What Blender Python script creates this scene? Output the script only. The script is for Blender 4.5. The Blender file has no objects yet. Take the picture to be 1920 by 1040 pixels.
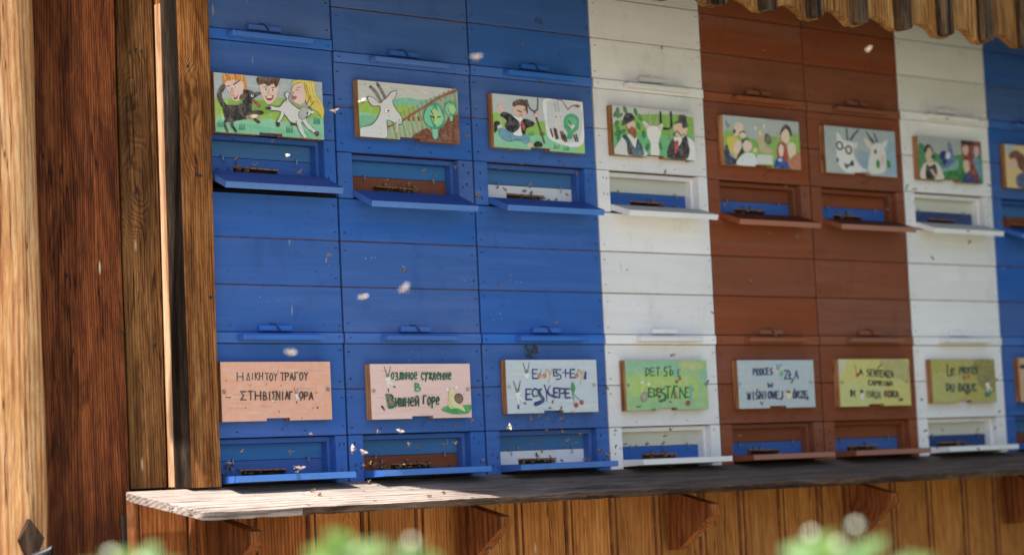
import bpy, bmesh, math, random
import numpy as np
from mathutils import Vector, Matrix
from mathutils.geometry import tessellate_polygon
random.seed(11)
scene = bpy.context.scene
COL = scene.collection

# ------------------------------------------------------------------ camera
cam = bpy.data.cameras.new('camera')
cam.sensor_width = 36.0
cam.lens = 84.375
cam.clip_start = 0.05
cam.clip_end = 400
cam.dof.use_dof = True
cam.dof.focus_distance = 5.55
cam.dof.aperture_fstop = 2.7
cam_o = bpy.data.objects.new('camera', cam)
COL.objects.link(cam_o)
def camera_axes(yaw, pitch, roll):
    f = Vector((math.sin(yaw)*math.cos(pitch), math.cos(yaw)*math.cos(pitch), math.sin(pitch)))
    r = f.cross(Vector((0, 0, 1))).normalized()
    u = r.cross(f)
    c, s = math.cos(roll), math.sin(roll)
    return f, r*c+u*s, u*c-r*s
f, r, u = camera_axes(0.72869, 0.08251, -0.04565)
M = Matrix(((r.x, u.x, -f.x, -3.03884), (r.y, u.y, -f.y, -4.47257), (r.z, u.z, -f.z, -0.32865), (0, 0, 0, 1)))
cam_o.matrix_world = M
scene.camera = cam_o

# ------------------------------------------------------------------ world, sun, exposure
SUN_DIR = Vector((.39, .10, -.915)).normalized()      # the way the light travels
world = bpy.data.worlds.new('World')
scene.world = world
world.use_nodes = True
wn = world.node_tree
bg = wn.nodes['Background']
sky = wn.nodes.new('ShaderNodeTexSky')
sky.sky_type = 'NISHITA'
sky.sun_disc = False
sky.sun_elevation = math.asin(-SUN_DIR.z)
sky.sun_rotation = math.atan2(-SUN_DIR.x, -SUN_DIR.y)
sky.air_density = 1.2
sky.dust_density = 2.0
sky.ozone_density = 1.0
wn.links.new(sky.outputs[0], bg.inputs[0])
bg.inputs[1].default_value = 0.09
sun = bpy.data.lights.new('sun', 'SUN')
sun.energy = 5.0
sun.angle = math.radians(0.5)
sun.color = (1.0, .95, .86)
sun_o = bpy.data.objects.new('sun', sun)
sun_o.rotation_euler = SUN_DIR.to_track_quat('-Z', 'Y').to_euler()
COL.objects.link(sun_o)
vs = scene.view_settings
vs.view_transform = 'Standard'
vs.look = 'None'
vs.gamma = 1
vs.use_curve_mapping = False
vs.exposure = 1.35
scene.render.engine = 'CYCLES'

# ------------------------------------------------------------------ object helpers
def link(o, parent=None):
    COL.objects.link(o)
    if parent is not None:
        o.parent = parent
    return o
def mesh_obj(name, bm, mat, parent=None, loc=(0, 0, 0), rot=(0, 0, 0), smooth=False):
    me = bpy.data.meshes.new(name)
    bmesh.ops.recalc_face_normals(bm, faces=bm.faces)
    bm.to_mesh(me)
    bm.free()
    for m in (mat if isinstance(mat, (list, tuple)) else [mat]):
        me.materials.append(m)
    if smooth:
        for p in me.polygons:
            p.use_smooth = True
    o = bpy.data.objects.new(name, me)
    o.location = loc
    o.rotation_euler = rot
    return link(o, parent)
def tag(o, label=None, cat=None, group=None, kind=None):
    if label: o['label'] = label
    if cat: o['category'] = cat
    if group: o['group'] = group
    if kind: o['kind'] = kind
    return o
def empty(name, loc, label, cat, group=None):
    o = bpy.data.objects.new(name, None)
    o.empty_display_size = .05
    o.location = loc
    return tag(link(o), label, cat, group)
def add_box(bm, x0, x1, y0, y1, z0, z1, bev=0.0, seg=1):
    vs_ = [bm.verts.new((x, y, z)) for x in (x0, x1) for y in (y0, y1) for z in (z0, z1)]
    q = [(0, 1, 3, 2), (4, 6, 7, 5), (0, 4, 5, 1), (2, 3, 7, 6), (0, 2, 6, 4), (1, 5, 7, 3)]
    fs = [bm.faces.new([vs_[i] for i in t]) for t in q]
    if bev > 0:
        es = set()
        for f_ in fs: es.update(f_.edges)
        bmesh.ops.recalc_face_normals(bm, faces=fs)
        bmesh.ops.bevel(bm, geom=list(es), offset=bev, segments=seg, affect='EDGES', profile=.5)
def box(name, mat, parent, x0, x1, y0, y1, z0, z1, bev=.001, seg=1):
    bm = bmesh.new()
    add_box(bm, x0, x1, y0, y1, z0, z1, bev, seg)
    return mesh_obj(name, bm, mat, parent)
def add_prism(bm, pts, axis, a, b, mat=0):
    """extrude a 2D outline along axis ('x','y','z') from a to b; outline is in the two other axes in order"""
    def P(p, t):
        return {'x': (t, p[0], p[1]), 'y': (p[0], t, p[1]), 'z': (p[0], p[1], t)}[axis]
    v0 = [bm.verts.new(P(p, a)) for p in pts]
    v1 = [bm.verts.new(P(p, b)) for p in pts]
    n = len(pts)
    tri = tessellate_polygon([[Vector((p[0], p[1], 0)) for p in pts]])
    fs = []
    for t in tri:
        for vv in (v0, v1):
            fs.append(bm.faces.new([vv[i] for i in t]))
    for i in range(n):
        fs.append(bm.faces.new((v0[i], v0[(i+1) % n], v1[(i+1) % n], v1[i])))
    for f_ in fs: f_.material_index = mat
    return fs
def add_tube(bm, pts, rad, n=6, mat=0):
    rings = []
    for i, p in enumerate(pts):
        p = Vector(p)
        d = (Vector(pts[min(i+1, len(pts)-1)]) - Vector(pts[max(i-1, 0)])).normalized()
        a = d.orthogonal().normalized()
        b = d.cross(a)
        rr = rad[i] if isinstance(rad, (list, tuple)) else rad
        rings.append([bm.verts.new(p + a*math.cos(t*2*math.pi/n)*rr + b*math.sin(t*2*math.pi/n)*rr) for t in range(n)])
    for i in range(len(rings)-1):
        for k in range(n):
            bm.faces.new((rings[i][k], rings[i][(k+1) % n], rings[i+1][(k+1) % n], rings[i+1][k])).material_index = mat
    bm.faces.new(rings[0][::-1]).material_index = mat
    bm.faces.new(rings[-1]).material_index = mat

# ------------------------------------------------------------------ material helpers
class NT:
    def __init__(s, name):
        s.m = bpy.data.materials.new(name)
        s.m.use_nodes = True
        s.t = s.m.node_tree
        s.b = s.t.nodes['Principled BSDF']
    def n(s, typ, **kw):
        nd = s.t.nodes.new('ShaderNode'+typ)
        for k, v in kw.items():
            setattr(nd, k, v)
        return nd
    def l(s, a, b): s.t.links.new(a, b)
    def val(s, nd, i, v):
        if hasattr(v, 'is_linked'): s.l(v, nd.inputs[i])
        else: nd.inputs[i].default_value = v
    def math(s, op, a, b=0.0, clamp=False):
        nd = s.n('Math', operation=op)
        nd.use_clamp = clamp
        s.val(nd, 0, a); s.val(nd, 1, b)
        return nd.outputs[0]
    def mix(s, fac, a, b, blend='MIX'):
        nd = s.n('Mix', data_type='RGBA', blend_type=blend)
        s.val(nd, 0, fac); s.val(nd, 6, a); s.val(nd, 7, b)
        return nd.outputs[2]
    def ramp(s, fac, stops):
        nd = s.n('ValToRGB')
        el = nd.color_ramp.elements
        while len(el) < len(stops): el.new(.5)
        for e, (p, c) in zip(el, stops):
            e.position = p
            e.color = (c, c, c, 1) if isinstance(c, (int, float)) else (*c, 1)
        s.l(fac, nd.inputs[0])
        return nd.outputs[0]
    def coords(s, scale, rnd=7.0):
        tc = s.n('TexCoord')
        oi = s.n('ObjectInfo')
        cmb = s.n('CombineXYZ')
        a = s.math('MULTIPLY', oi.outputs['Random'], rnd)
        b = s.math('MULTIPLY', oi.outputs['Random'], rnd*2.3)
        s.l(a, cmb.inputs[0]); s.l(b, cmb.inputs[1]); s.l(a, cmb.inputs[2])
        add = s.n('VectorMath', operation='ADD')
        s.l(tc.outputs['Object'], add.inputs[0]); s.l(cmb.outputs[0], add.inputs[1])
        mp = s.n('Mapping')
        mp.inputs['Scale'].default_value = scale
        s.l(add.outputs[0], mp.inputs[0])
        return mp.outputs[0], oi.outputs['Random']
    def noise(s, vec, scale, detail=4, rough=.55, dist=0):
        nd = s.n('TexNoise')
        s.l(vec, nd.inputs['Vector'])
        nd.inputs['Scale'].default_value = scale
        nd.inputs['Detail'].default_value = detail
        nd.inputs['Roughness'].default_value = rough
        nd.inputs['Distortion'].default_value = dist
        return nd.outputs[0]
    def voro(s, vec, scale, feature='F1'):
        nd = s.n('TexVoronoi', feature=feature)
        s.l(vec, nd.inputs['Vector'])
        nd.inputs['Scale'].default_value = scale
        return nd
    def bump(s, h, strength, dist=.002):
        nd = s.n('Bump')
        nd.inputs['Strength'].default_value = strength
        nd.inputs['Distance'].default_value = dist
        s.l(h, nd.inputs['Height'])
        s.l(nd.outputs[0], s.b.inputs['Normal'])
def C4(c): return (*c, 1)
def sc(c, k): return tuple(min(1, v*k) for v in c)

def paint_mat(name, col, grain=.10, rough=.55, dirt=(.10, .07, .05), dirty=.5, chips=(.45, .40, .33), axis='x'):
    """brushed paint on horizontal softwood boards, with grain, dirt runs, small dents and chips"""
    s = NT(name)
    sx = (.06, 1, 1) if axis == 'x' else (1, 1, .06)
    v, rnd = s.coords(sx)
    iso, _ = s.coords((1, 1, 1))
    g1 = s.noise(v, 160, 3, .6, .3)
    g2 = s.noise(v, 45, 4, .6, .8)
    big = s.noise(iso, 4.5, 4, .6)
    base = s.mix(s.ramp(g2, [(.3, 0), (.75, 1)]), C4(sc(col, 1-grain)), C4(sc(col, 1+grain)))
    base = s.mix(s.ramp(big, [(.35, 0), (.7, .30)]), base, C4(sc(col, .80)))
    # every board was brushed with a slightly different coat
    h = s.n('HueSaturation')
    s.l(base, h.inputs['Color'])
    s.l(s.math('ADD', s.math('MULTIPLY', rnd, .16), .92), h.inputs['Value'])
    s.l(s.math('ADD', s.math('MULTIPLY', rnd, .12), .93), h.inputs['Saturation'])
    base = h.outputs[0]
    # dents and propolis spots
    vo = s.voro(iso, 42)
    spot = s.ramp(vo.outputs['Distance'], [(.055, 1), (.13, 0)])
    sel = s.ramp(s.n_col(vo), [(.80, 0), (.82, 1)])
    base = s.mix(s.math('MULTIPLY', s.math('MULTIPLY', spot, sel), dirty), base, C4(dirt))
    vo2 = s.voro(v, 34)
    sp2 = s.ramp(vo2.outputs['Distance'], [(.05, 1), (.10, 0)])
    sel2 = s.ramp(s.n_col(vo2), [(.93, 0), (.94, 1)])
    base = s.mix(s.math('MULTIPLY', s.math('MULTIPLY', sp2, sel2), .75), base, C4(chips))
    # fly specks, drips and chalky rubbed patches
    vo3 = s.voro(iso, 95)
    sp3 = s.math('MULTIPLY', s.ramp(vo3.outputs['Distance'], [(.10, 1), (.2, 0)]), s.ramp(s.n_col(vo3), [(.90, 0), (.92, 1)]))
    base = s.mix(s.math('MULTIPLY', sp3, dirty), base, C4(dirt))
    dr = s.voro(s.coords((1, 1, .22))[0], 26)
    drs = s.math('MULTIPLY', s.ramp(dr.outputs['Distance'], [(.05, 1), (.10, 0)]), s.ramp(s.n_col(dr), [(.93, 0), (.94, 1)]))
    base = s.mix(s.math('MULTIPLY', drs, .55), base, C4(chips))
    ch = s.noise(v, 9, 6, .75)
    base = s.mix(s.math('MULTIPLY', s.ramp(ch, [(.50, 0), (.74, 1)]), .34), base, C4(tuple(min(.85, c*.8+.13) for c in col)))
    stn = s.noise(s.coords((1, 1, .5))[0], 11, 5, .7)
    base = s.mix(s.math('MULTIPLY', s.ramp(stn, [(.55, 0), (.72, 1)]), .40), base, C4(tuple(c*.55+d*.3 for c, d in zip(col, dirt))))
    s.l(base, s.b.inputs['Base Color'])
    s.l(s.ramp(g2, [(.2, rough-.08), (.8, rough+.12)]), s.b.inputs['Roughness'])
    s.b.inputs['Specular IOR Level'].default_value = .16
    s.bump(s.math('ADD', s.math('MULTIPLY', g1, .6), s.math('MULTIPLY', spot, -.6)), .35, .0012)
    return s.m
NT.n_col = lambda s, vo: s.sep(vo.outputs['Color'])
def _sep(s, c):
    nd = s.n('SeparateColor'); s.l(c, nd.inputs[0]); return nd.outputs[0]
NT.sep = _sep

def wood_mat(name, dark, mid, light, axis='z', ring=38, knots=1.0, weather=0.0, wcol=(.30, .27, .24), rough=.78, bump=.6, fib=1.0, spec=.10, kscale=2.6, stain=.5, con=1.0):
    """sawn softwood: distorted growth bands bending round knots, fibre streaks, dark stains, optional greying"""
    s = NT(name)
    k = .085
    scl = {'z': (1, 1, k), 'x': (k, 1, 1)}[axis]
    kn_s = {'z': (1, 1, .30), 'x': (.30, 1, 1)}[axis]
    v, rnd = s.coords(scl)
    kv, _ = s.coords(kn_s)
    iso, _ = s.coords((1, 1, 1))
    warp = s.noise(v, 5.0, 3, .5)
    wob = s.n('VectorMath', operation='ADD')
    s.l(kv, wob.inputs[0])
    nz = s.n('TexNoise'); s.l(iso, nz.inputs['Vector']); nz.inputs['Scale'].default_value = 9
    m_ = s.n('VectorMath', operation='SCALE'); s.l(nz.outputs['Color'], m_.inputs[0]); m_.inputs['Scale'].default_value = .05
    s.l(m_.outputs[0], wob.inputs[1])
    vo = s.voro(wob.outputs[0], kscale)
    kd = vo.outputs['Distance']
    sel = s.ramp(s.n_col(vo), [(.50, 0), (.56, 1)])
    knot_in = s.math('MULTIPLY', s.ramp(kd, [(.035, 1), (.075, 0)]), s.math('MULTIPLY', sel, knots))
    halo = s.math('MULTIPLY', s.ramp(kd, [(.05, 1), (.32, 0)]), s.math('MULTIPLY', sel, knots))
    sx = s.n('SeparateXYZ'); s.l(v, sx.inputs[0])
    across = sx.outputs[0] if axis == 'z' else sx.outputs[2]
    across = s.math('ADD', across, s.math('MULTIPLY', sx.outputs[1], .7))
    ph = s.math('ADD', s.math('MULTIPLY', across, float(ring)), s.math('MULTIPLY', warp, ring*.13))
    ph = s.math('ADD', ph, s.math('MULTIPLY', halo, ring*.10))
    bands = s.math('ABSOLUTE', s.math('SINE', s.math('MULTIPLY', ph, 3.1416)))
    fibre = s.noise(v, 210, 3, .65)
    fibre2 = s.noise(v, 60, 4, .6, .5)
    t = s.math('ADD', s.math('ADD', s.math('MULTIPLY', bands, .20), s.math('MULTIPLY', fibre2, .62)), s.math('MULTIPLY', fibre, .30))
    col = s.ramp(t, [(.60-.26*(1/con), sc(dark, .8)), (.60-.14*(1/con), dark), (.60, mid), (.60+.18*(1/con), light)])
    pat = s.noise(s.coords({'z': (1, 1, .28), 'x': (.28, 1, 1)}[axis])[0], 17, 5, .7, .6)
    col = s.mix(s.math('MULTIPLY', s.ramp(pat, [(.47, 0), (.62, 1)]), stain*.8), col, C4(sc(dark, .6)))
    pat2 = s.noise(v, 24, 5, .75)
    col = s.mix(s.math('MULTIPLY', s.ramp(pat2, [(.54, 0), (.66, 1)]), .45*con), col, C4(sc(light, 1.15)))
    col = s.mix(s.math('MULTIPLY', s.ramp(fibre, [(.30, 1), (.55, 0)]), .34*fib), col, C4(sc(dark, .55)))
    big = s.noise(s.coords({'z': (1, 1, .25), 'x': (.25, 1, 1)}[axis])[0], 6.5, 5, .65)
    col = s.mix(s.math('MULTIPLY', s.ramp(big, [(.50, 0), (.72, 1)]), stain), col, C4(sc(dark, .45)))
    col = s.mix(s.math('MULTIPLY', halo, .45), col, C4(dark))
    col = s.mix(knot_in, col, C4(sc(dark, .28)))
    if weather > 0:
        w = s.noise(v, 14, 5, .7)
        col = s.mix(s.math('MULTIPLY', s.ramp(w, [(.3, .35), (.65, 1)]), weather), col, C4(wcol))
        sp = s.voro(iso, 60)
        col = s.mix(s.math('MULTIPLY', s.ramp(sp.outputs['Distance'], [(.08, 1), (.2, 0)]), .5*weather), col, C4(sc(dark, .5)))
    # drying cracks: thin wandering dark lines along the grain
    cn = s.noise(s.coords({'z': (1, 1, .05), 'x': (.05, 1, 1)}[axis])[0], 13, 4, .6)
    cl_ = s.ramp(s.math('ABSOLUTE', s.math('SUBTRACT', cn, .5)), [(.003, 1), (.008, 0)])
    cm = s.ramp(s.noise(s.coords({'z': (1, 1, .3), 'x': (.3, 1, 1)}[axis])[0], 5, 2, .5), [(.50, 0), (.56, 1)])
    col = s.mix(s.math('MULTIPLY', s.math('MULTIPLY', cl_, cm), .85), col, C4(sc(dark, .25)))
    # pale flecks of lifted fibre
    fl = s.voro(s.coords({'z': (1, 1, .22), 'x': (.22, 1, 1)}[axis])[0], 30)
    fs = s.math('MULTIPLY', s.ramp(fl.outputs['Distance'], [(.05, 1), (.12, 0)]), s.ramp(s.n_col(fl), [(.91, 0), (.93, 1)]))
    col = s.mix(s.math('MULTIPLY', fs, .6), col, (.62, .48, .34, 1))
    h = s.n('HueSaturation'); s.l(col, h.inputs['Color'])
    s.l(s.math('ADD', s.math('MULTIPLY', rnd, .34), .82), h.inputs['Value'])
    s.l(h.outputs[0], s.b.inputs['Base Color'])
    s.b.inputs['Roughness'].default_value = rough
    s.b.inputs['Specular IOR Level'].default_value = spec
    s.bump(s.math('ADD', s.math('MULTIPLY', fibre, .8), s.math('MULTIPLY', bands, .25)), bump, .002)
    return s.m
def plain(name, col, rough=.6, metal=0, spec=.3, nscale=60, var=.25):
    s = NT(name)
    v, rnd = s.coords((1, 1, 1))
    nz = s.noise(v, nscale, 3, .6)
    s.l(s.mix(s.ramp(nz, [(.3, 0), (.7, 1)]), C4(sc(col, 1-var)), C4(sc(col, 1+var))), s.b.inputs['Base Color'])
    s.b.inputs['Roughness'].default_value = rough
    s.b.inputs['Metallic'].default_value = metal
    s.b.inputs['Specular IOR Level'].default_value = spec
    return s.m
def attr_mat(name):
    s = NT(name)
    a = s.n('Attribute'); a.attribute_name = 'Col'
    v, _ = s.coords((.10, 1, 1))
    iso, _ = s.coords((1, 1, 1))
    g = s.noise(v, 190, 3, .6)
    b = s.noise(iso, 70, 4, .65)
    col = s.mix(s.math('MULTIPLY', s.ramp(g, [(.35, 1), (.6, 0)]), .09), a.outputs['Color'], (.25, .20, .15, 1))
    col = s.mix(s.math('MULTIPLY', s.ramp(b, [(.45, 0), (.7, 1)]), .22), col, (.72, .70, .64, 1))
    vo = s.voro(iso, 75)
    sp = s.math('MULTIPLY', s.ramp(vo.outputs['Distance'], [(.08, 1), (.18, 0)]), s.ramp(s.n_col(vo), [(.90, 0), (.92, 1)]))
    col = s.mix(s.math('MULTIPLY', sp, .6), col, (.10, .06, .04, 1))
    s.l(col, s.b.inputs['Base Color'])
    s.b.inputs['Roughness'].default_value = .55
    s.b.inputs['Specular IOR Level'].default_value = .3
    s.bump(g, .15, .0006)
    return s.m

BLUE = paint_mat('blue_paint', (.045, .124, .39), dirt=(.02, .025, .06), dirty=.7)
WHITE = paint_mat('white_paint', (.82, .79, .785), grain=.05, dirt=(.30, .26, .20), dirty=.5, chips=(.5, .45, .38))
BROWN = paint_mat('brown_paint', (.230, .066, .030), dirt=(.05, .02, .012), dirty=.7, chips=(.32, .12, .06))
RECB = paint_mat('reflection_tinted_blue', (.055, .165, .36), dirt=(.02, .03, .04), dirty=.6)  # recess boards: reflected yellow light mixed into the paint colour
RECW = paint_mat('reflection_tinted_white', (.66, .63, .52), grain=.05, dirt=(.30, .24, .14), chips=(.45, .38, .28))
NAVY = paint_mat('dark_blue_paint', (.028, .065, .20), dirt=(.01, .01, .02))
GOLD = wood_mat('golden_pine', (.24, .075, .018), (.46, .180, .050), (.62, .30, .100), ring=95, stain=.34, con=.52, kscale=4.2)
ORANGE = wood_mat('orange_pine', (.11, .028, .010), (.27, .085, .024), (.40, .15, .045), ring=95, con=.7, kscale=4.0)
PLANKW = wood_mat('mid_brown_plank', (.062, .022, .008), (.245, .105, .034), (.41, .21, .072), ring=120, con=.6, kscale=5.0, stain=.6)
POSTW = wood_mat('golden_brown_post', (.060, .018, .006), (.29, .108, .031), (.50, .25, .088), ring=120, con=.62, kscale=5.0, stain=.7)
RED = wood_mat('red_brown_oak', (.032, .008, .004), (.155, .040, .012), (.30, .10, .030), ring=150, con=.66, knots=.4, stain=.7)
OLD = wood_mat('weathered_brown_pine', (.045, .014, .005), (.200, .074, .022), (.40, .18, .060), ring=120, con=.8, knots=1.0, kscale=4.6, stain=.85)
DARK = wood_mat('dark_weathered_pine', (.018, .010, .007), (.045, .026, .017), (.085, .05, .032), ring=30, knots=.3)
LOG = wood_mat('pale_hewn_pine', (.34, .09, .020), (.66, .31, .095), (.85, .60, .33), ring=60, con=.75, weather=.3, wcol=(.50, .36, .25), knots=.8, kscale=1.6, stain=.4, bump=.7)
RAW = wood_mat('fresh_split_pine', (.30, .15, .075), (.46, .26, .15), (.56, .36, .22), knots=0, stain=.1)
SHELF = wood_mat('grey_weathered_board', (.06, .042, .034), (.27, .205, .175), (.52, .42, .36), axis='x', ring=70, knots=.5, weather=.45, wcol=(.27, .235, .215), con=.8, bump=1.0, stain=.35, rough=.75)
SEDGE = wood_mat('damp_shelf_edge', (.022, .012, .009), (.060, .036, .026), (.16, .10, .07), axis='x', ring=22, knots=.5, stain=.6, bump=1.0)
EAVE = wood_mat('eave_larch', (.15, .055, .015), (.36, .165, .048), (.54, .30, .11), ring=80, knots=.7, stain=.45, con=.8)
BATT = wood_mat('eave_batten_wood', (.022, .013, .008), (.085, .05, .027), (.21, .14, .08), ring=26, knots=.3)
EDGE = wood_mat('raw_panel_edge', (.22, .085, .030), (.40, .18, .075), (.52, .27, .13), knots=0, ring=60, stain=.3)
ROOFW = wood_mat('roof_soffit_wood', (.05, .025, .012), (.11, .06, .03), (.16, .095, .05), axis='x', knots=.5)
CAV = plain('hive_cavity', (.010, .007, .006), .9)
STEEL = plain('zinc_steel', (.30, .31, .34), .38, .8)
IRON = plain('dark_iron', (.03, .03, .035), .5, .5)
NAIL = plain('nail_hole', (.016, .024, .06), .7)
NAIL_B = plain('nail_hole_brown', (.05, .018, .012), .7)
PAINTING = attr_mat('hand_painted_picture')

# ------------------------------------------------------------------ ground and roof
def ground():
    s = NT('sunlit_gravel_path')
    v, _ = s.coords((1, 1, 1), 0)
    vo = s.voro(v, 55)
    nz = s.noise(v, 3, 5, .6)
    c = s.mix(s.ramp(vo.outputs['Distance'], [(.1, 0), (.7, 1)]), (.42, .39, .34, 1), (.28, .255, .22, 1))
    c = s.mix(s.ramp(nz, [(.45, 0), (.7, .6)]), c, (.24, .25, .12, 1))
    s.l(c, s.b.inputs['Base Color']); s.b.inputs['Roughness'].default_value = .95
    s.bump(vo.outputs['Distance'], .6, .01)
    bm = bmesh.new()
    R = 150
    vv = [bm.verts.new((x, y, -1.6)) for x, y in ((-R, -R), (R, -R), (R, R), (-R, R))]
    bm.faces.new(vv)
    tag(mesh_obj('ground', bm, s.m), kind='structure')
ground()

def dimming_lawn():  # added dark sheet out of view, cuts ground bounce at right
    s = NT('bounce_dimming_grass')
    v, _ = s.coords((1, 1, 1), 0)
    nz = s.noise(v, 30, 6, .7)
    s.l(s.mix(s.ramp(nz, [(.3, 0), (.7, 1)]), (.025, .033, .012, 1), (.06, .075, .03, 1)), s.b.inputs['Base Color'])
    s.b.inputs['Roughness'].default_value = .95
    bm = bmesh.new()
    bm.faces.new([bm.verts.new((x, y, -1.59)) for x, y in ((1.3, -9), (30, -20), (30, 1.2), (2.0, 1.2))])
    tag(mesh_obj('bounce_dimming_sheet', bm, s.m), kind='structure')
dimming_lawn()

house = empty('bee_house', (0, .3, -1.6), 'timber bee house whose brown corner boards frame the painted hives below an unseen roof', 'bee house')
HO = Vector((0, .3, -1.6))
def hbox(name, mat, x0, x1, y0, y1, z0, z1, bev=.002):
    o = box(name, mat, house, x0, x1, y0, y1, z0, z1, bev, 2)
    o.location = -HO
    return o
def hprism(name, mat, pts, axis, a, b, parent=None):
    bm = bmesh.new()
    add_prism(bm, pts, axis, a, b)
    o = mesh_obj(name, bm, mat, parent or house)
    o.location = -HO
    return o
# unseen roof, corner outline shaped to cast the shelf's shadow edge
hprism('unseen_roof', ROOFW, [(-.19, 1.5), (-.19, -.098), (-.19, -.192), (.032, -.371), (.31, -.60), (4.6, -.60), (4.6, 1.5)], 'z', 1.2, 1.26)
hbox('shade_beam', ROOFW, -.62, -.1, -.192, -.098, 1.12, 1.199)  # added unseen beam, shades the landing board and lower panel
hbox('back_wall', DARK, -.9, 4.6, 1.42, 1.5, -1.6, 1.198)
hbox('side_wall', DARK, 3.42, 3.50, -.44, 1.4, -1.6, 1.198)
def shaped_plank(name, mat, x0b, x1b, x0t, x1t, y0, y1, z0, z1, wob=.0015, n=26, bev=.003):
    """a full-height plank whose two long edges wander a little and lean as in the photo"""
    bm = bmesh.new()
    rows = []
    s1, s2 = random.random()*9, random.random()*9
    for i in range(n+1):
        t = i/n
        z = z0+(z1-z0)*t
        a = x0b+(x0t-x0b)*t + wob*math.sin(t*11+s1) + random.uniform(-.4, .4)*wob
        b = x1b+(x1t-x1b)*t + wob*math.sin(t*9+s2) + random.uniform(-.4, .4)*wob
        yy = y0 + wob*.5*math.sin(t*7+s1)
        rows.append([bm.verts.new(p) for p in ((a, y1, z), (a, yy+bev, z), (a+bev, yy, z), (b-bev, yy, z), (b, yy+bev, z), (b, y1, z))])
    for i in range(n):
        for k in range(5):
            bm.faces.new((rows[i][k], rows[i][k+1], rows[i+1][k+1], rows[i+1][k]))
    bm.faces.new(rows[0]); bm.faces.new(rows[-1][::-1])
    o = mesh_obj(name, bm, mat, house)
    o.location = -HO
    return o
tag(shaped_plank('corner_board', RED, -.52, -.1575, -.52, -.1575, .045, .075, -1.6, 1.198, .002), 'wide red-brown board between the pale post and the narrower planks')
tag(shaped_plank('corner_plank', PLANKW, -.1478, -.0530, -.1478, -.0475, .056, .085, -.318, 1.198, .001), 'mid-brown plank standing on the left end of the shelf')
tag(shaped_plank('door_post', POSTW, -.0455, .0325, -.0415, .047, -.03, .10, -.322, 1.198, .0012, bev=.002), 'knotty brown post against the first blue hives')
SIDE_DARK = wood_mat('dark_side_wood', (.009, .006, .004), (.026, .017, .012), (.075, .05, .036), ring=30, knots=.2)
tag(shaped_plank('added_side_strip', SIDE_DARK, -.0472, -.0457, -.0431, -.0417, -.027, .0335, -.320, 1.198, .0003, bev=.0006), 'dark strip added over the left side of the knotty post')  # added dark strip, covers the post's sunlit left side
tag(shaped_plank('split_lath', RAW, -.0490, -.0458, -.0440, -.0410, .0365, .060, -.318, .772, .0003, bev=.0008), 'thin pale lath catching the sun beside the post')
hbox('backing_board', CAV, -.56, .06, .102, .12, -1.6, 1.198)
# nail heads and screws on the corner planks
bm = bmesh.new()
for (x, y, z) in ((-.115, .054, .66), (-.10, .054, .665), (-.085, .054, .662), (-.12, .054, .50), (-.115, .054, .34), (-.075, .054, .0),
                  (-.005, -.032, .375), (.004, -.032, .373), (.02, -.032, .10), (-.02, -.032, .62), (-.30, .043, .15), (-.165, .043, .03)):
    add_tube(bm, [(x, y+.003, z), (x, y-.0012, z)], .0032, 8)
o = mesh_obj('nail_heads', bm, IRON, house); o.location = -HO; o['kind'] = 'stuff'

# ------------------------------------------------------------------ the pale hewn post, left edge of the picture
def hewn_post():
    root = empty('hewn_log_post', (-.5, .1, -1.6), 'pale sunlit hewn log post at far left with a dark diamond peg near its foot', 'post')
    pts = [(-.66, .20), (-.625, .10), (-.565, .045), (-.49, .012), (-.430, .008), (-.388, .018), (-.370, .040), (-.364, .10), (-.364, .24), (-.60, .28)]
    # refine the outline
    fine = []
    for i in range(len(pts)):
        a, b = Vector(pts[i]), Vector(pts[(i+1) % len(pts)])
        for t in (0, .25, .5, .75): fine.append(a.lerp(b, t))
    bm = bmesh.new()
    rows = []
    from mathutils import noise
    c = Vector((-.5, .13))
    for i in range(121):
        z = -1.6+2.8*i/120
        row = []
        for p in fine:
            d = (p-c).normalized()
            k = .005*noise.noise(Vector((p.x*14, p.y*14, z*3))) + .0022*noise.noise(Vector((p.x*60, p.y*60, z*7)))
            lean = (.0055 if z > -.1 else 0)*(z+.1)
            row.append(bm.verts.new((p.x+d.x*k+lean*.3-c.x+c.x+.5-.0, p.y+d.y*k-.1, z+1.6)))
        rows.append(row)
    n = len(fine)
    for i in range(120):
        for k in range(n):
            bm.faces.new((rows[i][k], rows[i][(k+1) % n], rows[i+1][(k+1) % n], rows[i+1][k]))
    bm.faces.new(rows[0]); bm.faces.new(rows[-1][::-1])
    mesh_obj('trunk', bm, LOG, root, smooth=True)
    bm = bmesh.new()
    w, h = .029, .041
    prof = [(0, h), (w, 0), (.004, -h-.02), (-w*.8, -.002)]
    add_prism(bm, prof, 'y', 0, .07)
    mesh_obj('diamond_peg', bm, DARK, root, (-.450+.5, -.025-.1+.0, -.412+1.6), (0, 0, -.35))
    bm = bmesh.new()
    add_tube(bm, [(0, 0, 0), (.028, -.02, .018), (.034, -.022, -.02)], [.012, .010, .008], 8)
    mesh_obj('iron_hook', bm, IRON, root, (-.445+.5, -.028-.1, -.455+1.6))
hewn_post()

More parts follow.
